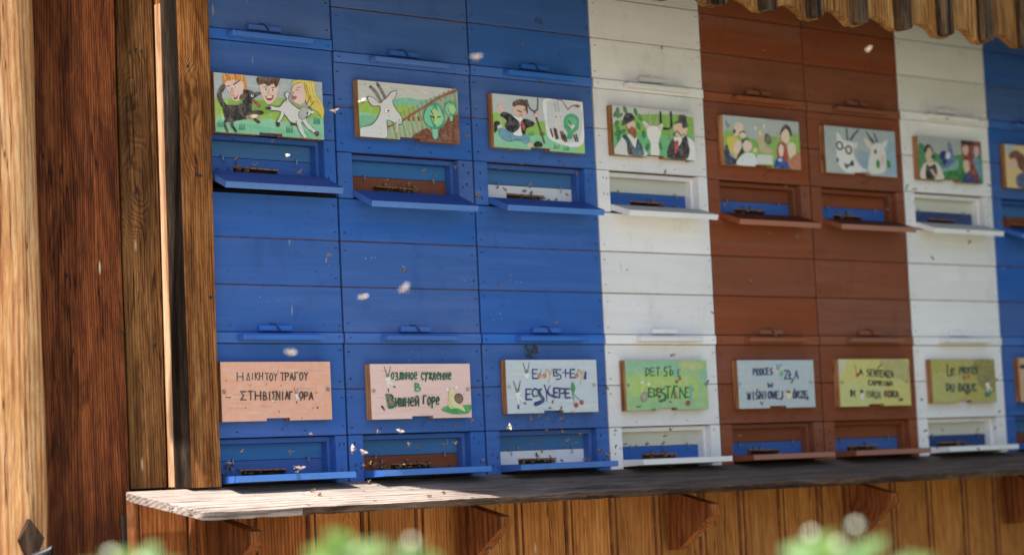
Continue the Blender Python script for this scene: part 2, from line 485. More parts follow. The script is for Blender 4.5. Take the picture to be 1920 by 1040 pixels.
# ------------------------------------------------------------------ plank wall under the shelf
cl = empty('plank_wall', (1.4, .02, -1.6), 'golden pine plank wall below the shelf, vertical boards with grooves', 'wall')
GROOVE = plain('stained_groove', (.15, .048, .014), .8, nscale=25, var=.5)
seams = [-.182, -.034, .128, .294, .451, .615, .775, .936, 1.103, 1.26, 1.42, 1.588, 1.742, 1.902, 2.06, 2.22, 2.381, 2.546, 2.71, 2.86, 3.02, 3.18, 3.34, 3.42]
for i in range(len(seams)-1):
    a, b = seams[i]+.0007, seams[i+1]-.0007
    j = random.uniform(-.0012, .0012)
    bm = bmesh.new()
    # tongue-and-groove profile: bead at the left edge, chamfer at both
    prof = [(a, .02), (a, .006), (a+.005, 0), (a+.016, 0), (a+.0185, .006), (a+.0205, .006), (a+.023, 0), (b-.006, 0), (b, .006), (b, .02)]
    fs = add_prism(bm, [(p[0]-1.4, p[1]+j-.015) for p in prof], 'z', 0, 1.27)
    for f_ in bm.faces:
        c_ = f_.calc_center_median()
        if len(f_.verts) == 4 and c_.y-j+.015 > .002 and c_.y-j+.015 < .015: f_.material_index = 1
    mesh_obj('plank', bm, [ORANGE if i < 3 else GOLD, GROOVE], cl)

# ------------------------------------------------------------------ sloping shelf with brackets
sh = empty('flight_shelf', (0, -.02, -.33), 'long grey weathered shelf under the hives, sunlit at its left end, on triangular brackets', 'shelf')
def shelf_z(y): return -.327 + .26*(y+.02)
bm = bmesh.new()
from mathutils import noise as mnoise
x0, x1 = -.20, 3.40
NX, NY = 300, 12
top, bot = {}, {}
def edge_left(t):   # t 0 back .. 1 front : the sawn-off, worn left corner
    return -.20 if t < .12 else -.20 + (t-.12)/.88*.068
for i in range(NX+1):
    for j in range(NY+1):
        t = j/NY
        xl = edge_left(t)
        x = xl + (x1-xl)*(i/NX)**1.15
        y = -.004 - .196*t
        if j == NY: y += .0025*mnoise.noise(Vector((x*22, 0, 3)))+.0012*mnoise.noise(Vector((x*90, 0, 3)))
        if j == NY and i < 4: y += .006*(4-i)/4
        z = shelf_z(y) + .0016*mnoise.noise(Vector((x*4, y*30, 0))) + .0008*mnoise.noise(Vector((x*12, y*120, 0)))
        if j == NY: z -= .0022
        if i == 0: z -= .0015
        top[i, j] = bm.verts.new((x, y+.02, z+.33))
        bot[i, j] = bm.verts.new((x, y+.02+.003*(j == NY), shelf_z(y)-.0185+.33 + (.0018*mnoise.noise(Vector((x*26, 5, 0))) if j == NY else 0)))
for i in range(NX):
    for j in range(NY):
        bm.faces.new((top[i, j], top[i, j+1], top[i+1, j+1], top[i+1, j]))
        bm.faces.new((bot[i, j], bot[i+1, j], bot[i+1, j+1], bot[i, j+1]))
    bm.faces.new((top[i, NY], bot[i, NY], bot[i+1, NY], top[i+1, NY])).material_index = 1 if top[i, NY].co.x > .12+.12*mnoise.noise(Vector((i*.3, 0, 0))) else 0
    bm.faces.new((top[i, 0], top[i+1, 0], bot[i+1, 0], bot[i, 0]))
for j in range(NY):
    bm.faces.new((top[0, j], bot[0, j], bot[0, j+1], top[0, j+1]))
    bm.faces.new((top[NX, j], top[NX, j+1], bot[NX, j+1], bot[NX, j]))
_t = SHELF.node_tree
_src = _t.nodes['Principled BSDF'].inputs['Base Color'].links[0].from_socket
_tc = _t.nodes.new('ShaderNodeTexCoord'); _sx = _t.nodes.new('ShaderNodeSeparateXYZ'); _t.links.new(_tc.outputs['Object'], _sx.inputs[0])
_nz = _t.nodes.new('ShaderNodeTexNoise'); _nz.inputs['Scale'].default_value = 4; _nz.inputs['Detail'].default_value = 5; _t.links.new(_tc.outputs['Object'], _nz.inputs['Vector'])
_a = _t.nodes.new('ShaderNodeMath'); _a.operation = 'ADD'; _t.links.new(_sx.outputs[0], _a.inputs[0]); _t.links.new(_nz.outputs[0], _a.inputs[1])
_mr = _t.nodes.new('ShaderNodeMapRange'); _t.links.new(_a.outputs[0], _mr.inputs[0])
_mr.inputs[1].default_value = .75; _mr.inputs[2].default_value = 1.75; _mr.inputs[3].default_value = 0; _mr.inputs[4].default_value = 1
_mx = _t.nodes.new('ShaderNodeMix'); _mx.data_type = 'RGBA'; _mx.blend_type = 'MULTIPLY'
_t.links.new(_mr.outputs[0], _mx.inputs[0]); _t.links.new(_src, _mx.inputs[6]); _mx.inputs[7].default_value = (.42, .39, .37, 1)  # painted shade: board colour darkens towards the right
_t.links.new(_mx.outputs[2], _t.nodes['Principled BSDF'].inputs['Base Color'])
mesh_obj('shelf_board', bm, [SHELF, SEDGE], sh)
BRSIDE = wood_mat('bracket_side_wood', (.075, .020, .007), (.19, .056, .016), (.29, .10, .032), ring=60, con=.7, kscale=4.0)
bp = [(.004, -.052), (-.162, -.0925+.0), (-.162, -.118), (-.036, -.208), (.004, -.208)]
bmb = bmesh.new()
add_prism(bmb, bp, 'x', 0, .032)
es = [e for e in bmb.edges if len(e.link_faces) == 2 and e.calc_face_angle(0) > .3]
bmesh.ops.bevel(bmb, geom=es, offset=.0015, segments=1, affect='EDGES')
bmb.normal_update()
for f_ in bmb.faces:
    if abs(f_.normal.x) > .5: f_.material_index = 1  # bracket sides in a darker brown than the front
br = mesh_obj('bracket', bmb, [ORANGE, BRSIDE], sh, (0.0, 0, 0))
bms = bmesh.new()
add_tube(bms, [(.016, -.098, -.1685), (.016, -.1012, -.1735)], .0045, 10)
scr = mesh_obj('screw', bms, STEEL, br)
for k in (1, 2, 3, 4):
    b2 = br.copy(); COL.objects.link(b2); b2.parent = sh; b2.location = (.7195*k, 0, 0)
    s2 = scr.copy(); COL.objects.link(s2); s2.parent = b2

# ------------------------------------------------------------------ hives
X0 = [.0, .4147, .8424, 1.2648, 1.6806, 2.1012, 2.5174, 2.939, 3.359]
ZU = [.027, .0013, .0024, .002, -.0028, -.0035, .0011, -.0006]
COLN = ['blue', 'blue', 'blue', 'white', 'brown', 'brown', 'white', 'blue']
SEAM = {'blue': plain('raw_seam', (.13, .055, .03), .8, nscale=30, var=.6), 'brown': plain('dark_seam', (.07, .02, .01), .8, nscale=30, var=.5), 'white': plain('tan_seam', (.30, .20, .13), .8, nscale=30, var=.5)}
TOP_SHADE = {'blue': paint_mat('shaded_grimy_blue_top', (.030, .080, .33), dirt=(.02, .02, .04), dirty=.9), 'brown': paint_mat('shaded_grimy_brown_top', (.10, .028, .016), dirt=(.03, .012, .01), dirty=.9), 'white': paint_mat('shaded_grimy_white_top', (.56, .52, .50), grain=.07, dirt=(.2, .16, .12), dirty=.8)}  # landing tops: shade put into darker paint, plus grime
LIT_WORN = {'blue': paint_mat('lit_worn_blue_edge', (.085, .205, .53), dirt=(.03, .05, .12)), 'brown': paint_mat('lit_worn_brown_edge', (.36, .155, .105), dirt=(.1, .04, .03)), 'white': paint_mat('lit_worn_white_edge', (.82, .81, .79), grain=.04, dirt=(.4, .35, .28))}  # landing fronts: ground bounce and wear put into lighter paint
TRIM = {'blue': paint_mat('brighter_blue_trim', (.050, .155, .50), dirt=(.03, .05, .12)), 'brown': paint_mat('brighter_brown_trim', (.27, .085, .04), dirt=(.1, .04, .03)), 'white': WHITE}  # rails, slide bars and turn buttons lighter than the boards
MATS = {'blue': BLUE, 'white': WHITE, 'brown': BROWN, 'navy': NAVY}
FLAP = ['blue', 'brown', 'white', 'blue', 'blue', 'blue', 'navy', 'brown']
POS = ['beside the knotty post', 'second from the knotty post', 'touching the first white column', 'between the blue and brown columns',
       'left of the two brown columns', 'right of the two brown columns', 'in the far white column', 'cut off by the right picture edge']
LEV = [.3446, .243, .1343, .0259, 0., -.1059, -.2146, -.324]
def make_hive(ci, row):
    upper = row == 'upper'
    x = X0[ci]
    z = (.6686+ZU[ci]) if upper else 0.
    W = X0[ci+1]-X0[ci]
    m = MATS[COLN[ci]]
    root = empty('beehive', (x, 0, z), '%s %s beehive %s, with %s entrance strip' % (row, COLN[ci], POS[ci], 'dark blue' if FLAP[ci] == 'navy' else FLAP[ci]),
                 'beehive', 'beehives stacked in two rows')
    g = .0030 if COLN[ci] != 'white' else .0015
    xa, xb = g, W-g
    if ci == 0: xa = .02
    box('hive_body', ROOFW, root, xa+.002, xb-.002, .060, .30, LEV[7]+.004, LEV[0]-.001, 0)
    box('inner_wall', ORANGE, root, xa+.001, xb-.001, .0125, .058, LEV[6]+.002, LEV[0]-.002, 0)
    levs = LEV[:7]
    for k in range(6):
        t, b = levs[k], levs[k+1]
        gap = random.choice([.0006, .0008, .0011])
        if k in (1, 2, 5) and random.random() < (.75 if k < 3 else .5):
            box('seam_edge', SEAM[COLN[ci]], root, xa+.0006, xb-.0006, .0026, .0118, t-gap*.5-.0013, t+gap*.5+.0009, 0)
            t -= .0010
        j = random.uniform(-.0007, .0007)
        if k == 3:
            box('rail', TRIM[COLN[ci]], root, xa, xb, -.004, .0118, b+.0008, t-.0008, .0014)
            continue
        box('board', m, root, xa, xb, j, .012, b+gap, t-gap, .0012)
    # protruding slide bar and turn button above it
    box('slide_bar', TRIM[COLN[ci]], root, .108, .338, -.031, -.0042, .0065, .0190, .0022)
    tb = box('turn_button', TRIM[COLN[ci]], root, .166, .258, -.0125, -.0012, .0280, .0405, .0012)
    bmh = bmesh.new()
    add_tube(bmh, [(.200, -.004, .0445), (.207, -.0135, .0435), (.213, -.0165, .036), (.220, -.0160, .029)], .0016, 6)
    mesh_obj('hook', bmh, m if COLN[ci] == 'white' else IRON, tb)
    # entrance: side strips, stepped reveal, recess board, coloured flap with a slot
    box('side_strip', m, root, xa, .0462, random.uniform(-.0008, .0004), .055, LEV[7], LEV[6]-.0008, .0012)
    box('side_strip', m, root, .3785, xb, random.uniform(-.0008, .0004), .055, LEV[7], LEV[6]-.0008, .0012)
    box('reveal_strip', m, root, .3690, .3783, .020, .055, LEV[7]+.012, LEV[6]-.0012, .001)
    box('reveal_strip', m, root, .0464, .3688, .020, .055, LEV[6]-.0130, LEV[6]-.0012, .001)
    box('recess_board', {'blue': RECB, 'white': RECW}.get(COLN[ci], m), root, .0464, .3688, .041, .055, -.2647, LEV[6]-.0134, .0008)
    fl = MATS[FLAP[ci]]
    bmf = bmesh.new()
    sl = .150+random.uniform(-.012, .012)
    sr = sl+.125
    pf = [(.0466, -.312), (.0466, -.2657), (.3686, -.2657), (.3686, -.312), (sr, -.312), (sr, -.2900), (sl, -.2885), (sl, -.312)]
    add_prism(bmf, pf, 'y', .0425, .055)
    mesh_obj('entrance_flap', bmf, fl, root)
    bmf = bmesh.new()
    add_prism(bmf, [(sl-.002, -.2880), (sr+.002, -.2893), (sr+.002, -.2862), (sl-.002, -.2850)], 'y', .0395, .0422)
    mesh_obj('slot_trim', bmf, EDGE, root)
    for hx in (.109, .3215):
        bmh = bmesh.new()
        lean = random.uniform(-.004, .006)
        add_tube(bmh, [(hx, .040, -.2610), (hx+lean*.3, .0335, -.2620), (hx+lean, .0325, -.2720), (hx+lean*1.5, .036, -.2765)], .0014, 6)
        mesh_obj('entrance_hook', bmh, STEEL, root)
    # landing board, hinged down in the upper row and level in the lower
    bml = bmesh.new()
    if upper:
        zf = [-.3370, -.3372, -.3310, -.3265, -.3295, -.3275, -.3290, -.3290][ci]
        p = [(.038, -.3025), (.0, -.3040), (-.069, zf), (-.0655, zf-.0138), (.0, -.3200), (.038, -.3200)]
    else:
        p = [(.038, -.2990), (0, -.2992), (-.073, -.3008), (-.073, -.3145), (0, -.3170), (.038, -.3170)]
    add_prism(bml, p, 'x', 0, .3315)
    e2 = [e for e in bml.edges if len(e.link_faces) == 2 and e.calc_face_angle(0) > .5]
    bmesh.ops.bevel(bml, geom=e2, offset=.0009, segments=1, affect='EDGES')
    bml.normal_update()
    for f_ in bml.faces:
        c_ = f_.calc_center_median()
        if c_.y < -.061 and .002 < c_.x < .33 and abs(f_.normal.y) > .5: f_.material_index = 1
        elif abs(f_.normal.z) > .6 and c_.z > (-.3065 if not upper else -.3300 - .42*(c_.y+.07)*0) and f_.calc_area() > .002: f_.material_index = 2
    mesh_obj('landing_board', bml, [m, LIT_WORN[COLN[ci]], TOP_SHADE[COLN[ci]]], root, (.0472, 0, 0))
    # nail holes along both edges
    bmn = bmesh.new()
    for k in range(6):
        t, b = levs[k], levs[k+1]
        zs = ((t+b)/2,) if k == 3 else (t-.019, b+.019)
        for zz in zs:
            for xx in (xa+.012, xb-.012):
                if random.random() < .2: continue
                a = xx+random.uniform(-.003, .003); c = zz+random.uniform(-.004, .004)
                yy = -.0046 if k == 3 else -.0012
                wd = random.uniform(.0022, .0038)
                add_box(bmn, a-wd, a+wd, yy, yy+.004, c-.0011, c+.0011)
    for xx in (.020, .035, .392, .405):
        for zz in (-.235, -.275, -.298):
            if random.random() < .42:
                a = xx+random.uniform(-.004, .004); c = zz+random.uniform(-.012, .008)
                add_box(bmn, a-.0011, a+.0011, -.0014, .002, c-.003, c+.003)
    for xx in (.10, .29):
        add_box(bmn, xx-.003, xx+.003, -.0012, .002, -.202, -.2000)
    o = mesh_obj('nails', bmn, {'blue': NAIL, 'brown': NAIL_B, 'white': plain_white_nail}[COLN[ci]], root)
    o['kind'] = 'stuff'
    bmn = bmesh.new()
    add_tube(bmn, [(.222, .002, -.197), (.224, -.010, -.1965), (.243, -.0155, -.188), (.247, -.0155, -.1865)], .0013, 6)
    mesh_obj('catch_hook', bmn, m, root)
    return root
plain_white_nail = plain('painted_nail', (.30, .28, .25), .7)
HIVES = {}
for ci in range(8):
    for row in ('lower', 'upper'):
        HIVES[ci, row] = make_hive(ci, row)
def smudge(ci, row, x, z, r, n, col, name='resin_stain'):
    bm = bmesh.new()
    for k in range(n):
        a = random.uniform(0, 6.28); d = r*random.random()**.7
        cx, cz = x-X0[ci]+d*math.cos(a), z-HIVES[ci, row].location.z+d*math.sin(a)*.8
        q = random.uniform(.06, .20)*r if r < .03 and n > 10 else random.uniform(.0010, .0022)
        vv = [bm.verts.new((cx+q*random.uniform(.5, 1.2)*math.cos(t*.9), -.0016-k*.00001, cz+q*random.uniform(.5, 1.2)*math.sin(t*.9))) for t in range(7)]
        bm.faces.new(vv)
    o = mesh_obj(name, bm, col, HIVES[ci, row]); o['kind'] = 'stuff'
STAIN = plain('dark_resin_stain', (.050, .058, .085), .7, nscale=200, var=.6)
POLLEN = plain('pale_bee_dropping', (.42, .36, .24), .8, nscale=200, var=.4)
smudge(2, 'upper', 1.0832, .8294, .014, 16, STAIN)
smudge(2, 'lower', 1.006, -.0180, .026, 60, STAIN)
for ci, row, x, z, rad, n in ((0, 'lower', .37, .19, .012, 4), (1, 'lower', .49, .205, .03, 4), (1, 'lower', .80, .16, .02, 5), (1, 'lower', .60, .185, .02, 4), (2, 'lower', .90, .09, .05, 4), (1, 'upper', .52, .70, .05, 4), (0, 'upper', .17, .80, .03, 3),
                             (0, 'lower', .20, .12, .04, 4), (2, 'lower', .97, .165, .04, 4), (1, 'lower', .63, -.03, .03, 3)):
    smudge(ci, row, x, z, rad, n, POLLEN, 'dropping')

# boards above the upper row, tucked under the roof
for ci in range(8):
    m = MATS[COLN[ci]]
    o = box('top_board', m, house, X0[ci]+.003+(.02 if ci == 0 else 0), X0[ci+1]-.003, -.0004, .30, .6686+ZU[ci]+.3466, 1.198, .0012)
    o.location = -HO
for r_ in (): pass
hbox('plank_backing', CAV, -.19, 3.41, .026, .034, -1.6, -.375, 0)
hbox('sill_beam', DARK, .02, 3.41, .004, .30, -.372, -.3265, .002)
hbox('bearer', CAV, .02, 3.41, .012, .30, .3450, .3530, 0)

# ------------------------------------------------------------------ eave boards, top right
ev = empty('eave_boarding', (1.9, -.46, 1.0), 'scalloped vertical boards with battens hanging from the roof edge at upper right', 'eave boards')
bx = [-.351+.179*i for i in range(22)]
for i in range(21):
    a, b = bx[i]+.003, bx[i+1]-.003
    pts = [(a, .25), (b, .25)]
    n = 14
    for k in range(n+1):
        t = 1-k/n
        xx = a+(b-a)*t
        tt = min(1, max(0, (t-.12)/.80))
        zz = .8075-1.0 + .030*math.sin(math.pi*tt)**1.1 + .0025*math.sin(t*9+i*2)
        pts.append((xx, zz))
    pts2 = [(p[0]-1.9, p[1] if p[1] < .2 else .198) for p in pts]
    bm = bmesh.new()
    add_prism(bm, pts2, 'y', .010+random.uniform(-.001, .001), .034)
    mesh_obj('board', bm, EAVE, ev)
for i in range(1, 22):
    x = bx[i]
    w = random.uniform(.015, .020)
    bm = bmesh.new()
    j = random.uniform(-.004, .004)
    pts = [(x-w-1.9, .198), (x+w-1.9, .198), (x+w-1.9, -.186+j), (x+w*.4-1.9, -.192+j), (x-w*.5-1.9, -.193+j), (x-w-1.9, -.188+j)]
    add_prism(bm, pts, 'y', -.022, .0088)
    mesh_obj('batten', bm, BATT, ev)

# ------------------------------------------------------------------ painted panels
def hexc(h):
    v = [int(h[i:i+2], 16)/255 for i in (0, 2, 4)]
    return tuple(((c+.055)/1.055)**2.4 if c > .04 else c/12.92 for c in v)
def homog(src):
    dst = [(0, 0), (1, 0), (1, 1), (0, 1)]
    A, B = [], []
    for (x, y), (U, V) in zip(src, dst):
        A += [[x, y, 1, 0, 0, 0, -U*x, -U*y], [0, 0, 0, x, y, 1, -V*x, -V*y]]
        B += [U, V]
    h = np.linalg.solve(np.array(A, float), np.array(B, float))
    def f(x, y):
        w = h[6]*x+h[7]*y+1
        return (h[0]*x+h[1]*y+h[2])/w, (h[3]*x+h[4]*y+h[5])/w
    return f
def smooth_closed(pts, n=4):
    out = []
    N = len(pts)
    for i in range(N):
        p0, p1, p2, p3 = pts[i-1], pts[i], pts[(i+1) % N], pts[(i+2) % N]
        for k in range(n):
            t = k/n
            out.append(tuple(.5*((2*b)+(-a+c)*t+(2*a-5*b+4*c-d)*t*t+(-a+3*b-3*c+d)*t**3) for a, b, c, d in zip(p0, p1, p2, p3)))
    return out
class Picture:
    """flat brush-painted picture: every stroke is one layer, a hair's breadth above the last"""
    def __init__(s, quad, w, h):
        s.f = homog(quad); s.w = w; s.h = h
        s.v, s.fa, s.c = [], [], []
        s.layer = 0
    def _poly(s, pts, col):
        s.layer += 1
        y = -.00010 - s.layer*.000022
        P = []
        for (a, b) in pts:
            U, V = s.f(a, b)
            U = min(.998, max(.002, U)); V = min(.998, max(.002, V))
            P.append((U*s.w, y, -V*s.h))
        base = len(s.v)
        s.v += P
        for t in tessellate_polygon([[Vector((p[0], p[2], 0)) for p in P]]):
            a, b, c = (P[i] for i in t)
            if abs((b[0]-a[0])*(c[2]-a[2])-(c[0]-a[0])*(b[2]-a[2])) < 1e-10: continue
            s.fa.append([base+i for i in t]); s.c.append(col)
    def p(s, col, pts, sm=True):
        s._poly(smooth_closed(pts, 3) if sm and len(pts) > 3 else pts, hexc(col))
    def e(s, col, cx, cy, rx, ry, rot=0, n=18):
        cr, sr = math.cos(rot), math.sin(rot)
        s._poly([(cx+rx*math.cos(t)*cr-ry*math.sin(t)*sr, cy+rx*math.cos(t)*sr+ry*math.sin(t)*cr) for t in [k*2*math.pi/n for k in range(n)]], hexc(col))
    def s(s, col, w, pts, w2=None):
        """brush stroke with a rounded, slightly ragged ribbon"""
        if w2 is None: w2 = w
        n = len(pts)
        if n > 2:
            q = []
            for i in range(n-1):
                p0, p1, p2, p3 = pts[max(i-1, 0)], pts[i], pts[i+1], pts[min(i+2, n-1)]
                for k in range(4):
                    t = k/4
                    q.append(tuple(.5*((2*b)+(-a+c)*t+(2*a-5*b+4*c-d)*t*t+(-a+3*b-3*c+d)*t**3) for a, b, c, d in zip(p0, p1, p2, p3)))
            q.append(pts[-1]); pts = q; n = len(pts)
        L, R = [], []
        for i in range(n):
            a, b = pts[max(i-1, 0)], pts[min(i+1, n-1)]
            dx, dy = b[0]-a[0], b[1]-a[1]
            d = math.hypot(dx, dy) or 1
            ww = (w+(w2-w)*i/(n-1))/2*random.uniform(.86, 1.12)
            L.append((pts[i][0]-dy/d*ww, pts[i][1]+dx/d*ww)); R.append((pts[i][0]+dy/d*ww, pts[i][1]-dx/d*ww))
        s.layer += 1
        c = hexc(col)
        y = -.00010 - s.layer*.000022
        def add(P):
            nonlocal y
            base = len(s.v)
            for (a, b) in P:
                U, V = s.f(a, b)
                s.v.append((min(.998, max(.002, U))*s.w, y, -min(.998, max(.002, V))*s.h))
            s.fa.append(list(range(base, base+len(P)))); s.c.append(c)
            y -= .0000012
        for i in range(n-1): add([L[i], L[i+1], R[i+1], R[i]])
        for (q, wq) in ((pts[0], w), (pts[-1], w2)):
            add([(q[0]+wq*.46*math.cos(t*math.pi/4), q[1]+wq*.46*math.sin(t*math.pi/4)) for t in range(8)])
    def tuft(s, col, x, y, k, h):
        for i in range(k):
            s.s(col, 14, [(x+i*13+random.uniform(-5, 5), y), (x+i*13+random.uniform(-14, 14), y-h*random.uniform(.6, 1))], 4)
    def t(s, col, word, x0, y0, x1, y1, h, w=18, jit=5):
        """hand lettering between two ends of its top line"""
        n = len(word)
        for i, ch in enumerate(word):
            g = GLYPH.get(ch)
            if g is None: continue
            cw = (x1-x0)/n
            gx = x0+cw*i+random.uniform(-jit, jit)*.4
            gy = y0+(y1-y0)*i/max(1, n-1)+random.uniform(-jit, jit)
            hh = h*random.uniform(.93, 1.07)
            gw = cw*.72
            for st in g:
                s.s(col, w*.94, [(gx+px*gw, gy+py*hh) for px, py in st], w*.80)
    def build(s, parent, loc):
        me = bpy.data.meshes.new('painting')
        me.from_pydata(s.v, [], s.fa)
        at = me.color_attributes.new('Col', 'FLOAT_COLOR', 'CORNER')
        i = 0
        for fi, pl in enumerate(me.polygons):
            for li in pl.loop_indices:
                at.data[li].color = (*s.c[fi], 1)
        bm = bmesh.new(); bm.from_mesh(me)
        for co, no in (((s.w*.395, 0, 0), (1, 0, 0)), ((s.w*.605, 0, 0), (1, 0, 0)), ((0, 0, -s.h+.0062), (0, 0, 1))):
            bmesh.ops.bisect_plane(bm, geom=bm.verts[:]+bm.edges[:]+bm.faces[:], dist=1e-7, plane_co=co, plane_no=no)
        kill = []
        for f_ in bm.faces:
            c_ = f_.calc_center_median()
            if s.w*.395 < c_.x < s.w*.605 and c_.z < -s.h+.0062: kill.append(f_)
        bmesh.ops.delete(bm, geom=kill, context='FACES')
        bm.to_mesh(me); bm.free()
        me.materials.append(PAINTING)
        o = bpy.data.objects.new('painting', me)
        o.location = loc
        return link(o, parent)
bowl = [(.0, .0), (.62, .05), (.95, .28), (.55, .47), (.0, .47)]
GLYPH = {
 'H': [[(0, 0), (0, 1)], [(0, .5), (1, .5)], [(1, 0), (1, 1)]],
 'D': [[(0, 0), (.05, 1)], [(0, 0), (.8, .2), (.95, .6), (.05, 1)]],
 'Δ': [[(.5, 0), (0, 1)], [(.5, 0), (1, 1)], [(0, 1), (1, 1)]],
 'I': [[(.5, 0), (.5, 1)]],
 'K': [[(0, 0), (0, 1)], [(.9, 0), (.05, .5)], [(.1, .45), (.95, 1)]],
 'T': [[(0, 0), (1, 0)], [(.5, 0), (.5, 1)]],
 'O': [[(.5, 0), (.05, .35), (.15, .85), (.55, 1), (.95, .6), (.85, .15), (.5, 0)]],
 'Y': [[(0, 0), (.5, .45)], [(1, 0), (.5, .45), (.4, 1)]],
 'y': [[(0, .3), (.4, .75)], [(.9, .3), (.5, .8), (.2, 1.25)]],
 'P': [[(0, 0), (0, 1)], [(0, .02), (.75, .05), (.9, .3), (.6, .5), (.03, .52)]],
 'A': [[(.5, 0), (0, 1)], [(.5, 0), (1, 1)], [(.2, .62), (.8, .62)]],
 'Γ': [[(0, 1), (0, 0), ], [(0, 0), (.9, 0)]],
 'Σ': [[(1, 0), (0, 0)], [(0, 0), (.55, .5)], [(.55, .5), (0, 1)], [(0, 1), (1, 1)]],
 'B': [[(0, 0), (0, 1)], [(0, 0), (.7, .1), (.7, .4), (.05, .5)], [(.05, .5), (.9, .6), (.85, .9), (0, 1)]],
 'N': [[(0, 1), (0, 0)], [(0, 0), (1, 1)], [(1, 1), (1, 0)]],
 'E': [[(0, 0), (0, 1)], [(0, 0), (.9, 0)], [(0, .5), (.7, .48)], [(0, 1), (1, 1)]],
 'G': [[(.9, .1), (.4, 0), (.05, .5), (.4, 1), (.95, .85), (.95, .55)], [(.95, .55), (.55, .55)]],
 'S': [[(.9, .05), (.2, .1), (.15, .4), (.8, .6), (.8, .92), (.05, 1)]],
 'ſ': [[(.95, .0), (.25, .05), (.25, .35), (.95, .75), (.75, 1.45), (-.6, 1.55)]],
 '-': [[(.1, .5), (.9, .5)]],
 'C': [[(.9, .1), (.35, .02), (.05, .5), (.35, .95), (.95, .85)]],
 'R': [[(0, 0), (0, 1)], [(0, .02), (.75, .05), (.85, .3), (.05, .5)], [(.3, .5), (.95, 1)]],
 'L': [[(0, 0), (0, 1)], [(0, 1), (.95, 1)]],
 'Z': [[(0, 0), (1, 0)], [(1, 0), (0, 1)], [(0, 1), (1, 1)]],
 'W': [[(0, 0), (.2, 1)], [(.2, 1), (.5, .3)], [(.5, .3), (.8, 1)], [(.8, 1), (1, 0)]],
 'V': [[(0, 0), (.5, 1)], [(.5, 1), (1, 0)]],
 'U': [[(0, 0), (.05, .8), (.5, 1), (.95, .8), (1, 0)]],
 'J': [[(.8, 0), (.8, .8), (.4, 1.15), (0, 1)]],
 ',': [[(.4, .9), (.2, 1.25)]],
 'Ł': [[(0, 0), (0, 1)], [(0, 1), (.95, 1)], [(-.2, .62), (.45, .38)]],
 'Ś': [[(.9, .05), (.2, .1), (.15, .4), (.8, .6), (.8, .92), (.05, 1)], [(.4, -.18), (.7, -.35)]],
 'Ó': [[(.5, 0), (.05, .35), (.15, .85), (.55, 1), (.95, .6), (.85, .15), (.5, 0)], [(.4, -.18), (.7, -.35)]],
 'È': [[(0, 0), (0, 1)], [(0, 0), (.9, 0)], [(0, .5), (.7, .48)], [(0, 1), (1, 1)], [(.2, -.35), (.6, -.15)]],
 'Æ': [[(.45, 0), (0, 1)], [(.45, 0), (.5, 1)], [(.1, .6), (.8, .5)], [(.45, 0), (1, 0)], [(.5, 1), (1, 1)]],
 'о': [[(.5, .1), (.05, .45), (.2, .95), (.6, 1), (.95, .6), (.8, .2), (.5, .1)]],
 'з': [[(.1, .15), (.7, .1), (.75, .4), (.35, .52)], [(.35, .52), (.9, .65), (.75, .98), (.05, .98)]],
 'л': [[(.0, 1), (.35, .9), (.4, .15)], [(.4, .15), (.95, .12)], [(.95, .12), (.95, 1)]],
 'и': [[(.05, .1), (.05, 1)], [(.05, 1), (.9, .15)], [(.9, .1), (.9, 1)]],
 'й': [[(.05, .15), (.05, 1)], [(.05, 1), (.9, .2)], [(.9, .15), (.9, 1)], [(.25, -.08), (.5, .02), (.75, -.1)]],
 'н': [[(.05, .1), (.05, 1)], [(.05, .55), (.9, .5)], [(.9, .1), (.9, 1)]],
 'е': [[(.1, .55), (.85, .5), (.8, .15), (.4, .1), (.05, .5), (.3, .98), (.9, .9)]],
 'с': [[(.9, .2), (.4, .1), (.05, .5), (.4, 1), (.95, .88)]],
 'у': [[(.05, .1), (.45, .65)], [(.95, .05), (.5, .7), (.25, 1.4)]],
 'ж': [[(.5, .1), (.5, 1)], [(0, .15), (.45, .55)], [(.45, .55), (0, 1)], [(1, .15), (.55, .55)], [(.55, .55), (1, 1)]],
 'д': [[(.3, .2), (.2, .85)], [(.3, .15), (.8, .12)], [(.8, .12), (.8, .85)], [(0, .88), (1, .85)], [(0, .88), (-.03, 1.15)], [(1, .85), (1.02, 1.12)]],
 'в': [[(.05, .1), (.1, 1)], [(.05, .1), (.6, .2), (.55, .45), (.1, .52)], [(.1, .52), (.9, .65), (.75, .95), (.1, 1)]],
 'ш': [[(.0, .15), (.0, 1)], [(.5, .2), (.5, 1)], [(1, .15), (1, 1)], [(0, 1), (1, 1)]],
 'р': [[(.1, .15), (.15, 1.45)], [(.1, .2), (.75, .15), (.85, .55), (.15, .8)]],
}
def goat_letter(P, x, y, k=1.0, legs=True):
    P.s('6f6a66', 12*k, [(x, y), (x+20*k, y+60*k), (x+38*k, y+130*k)], 16*k)
    P.s('6f6a66', 12*k, [(x+92*k, y), (x+80*k, y+60*k), (x+62*k, y+130*k)], 16*k)
    P.p('7d766f', [(x+28*k, y+110*k), (x+78*k, y+105*k), (x+66*k, y+165*k), (x+42*k, y+168*k)])
    P.p('e8e6e0', [(x+20*k, y+165*k), (x+95*k, y+150*k), (x+78*k, y+190*k), (x+74*k, y+215*k), (x+40*k, y+215*k)])
    if legs:
        P.p('e8e6e0', [(x+44*k, y+205*k), (x+72*k, y+205*k), (x+70*k, y+300*k), (x+56*k, y+320*k)])
        P.s('e8e6e0', 24*k, [(x+60*k, y+195*k), (x+100*k, y+240*k), (x+135*k, y+285*k)])
        P.s('4c4844', 22*k, [(x+62*k, y+320*k), (x+62*k, y+360*k)])
        P.s('4c4844', 22*k, [(x+135*k, y+285*k), (x+160*k, y+300*k)])
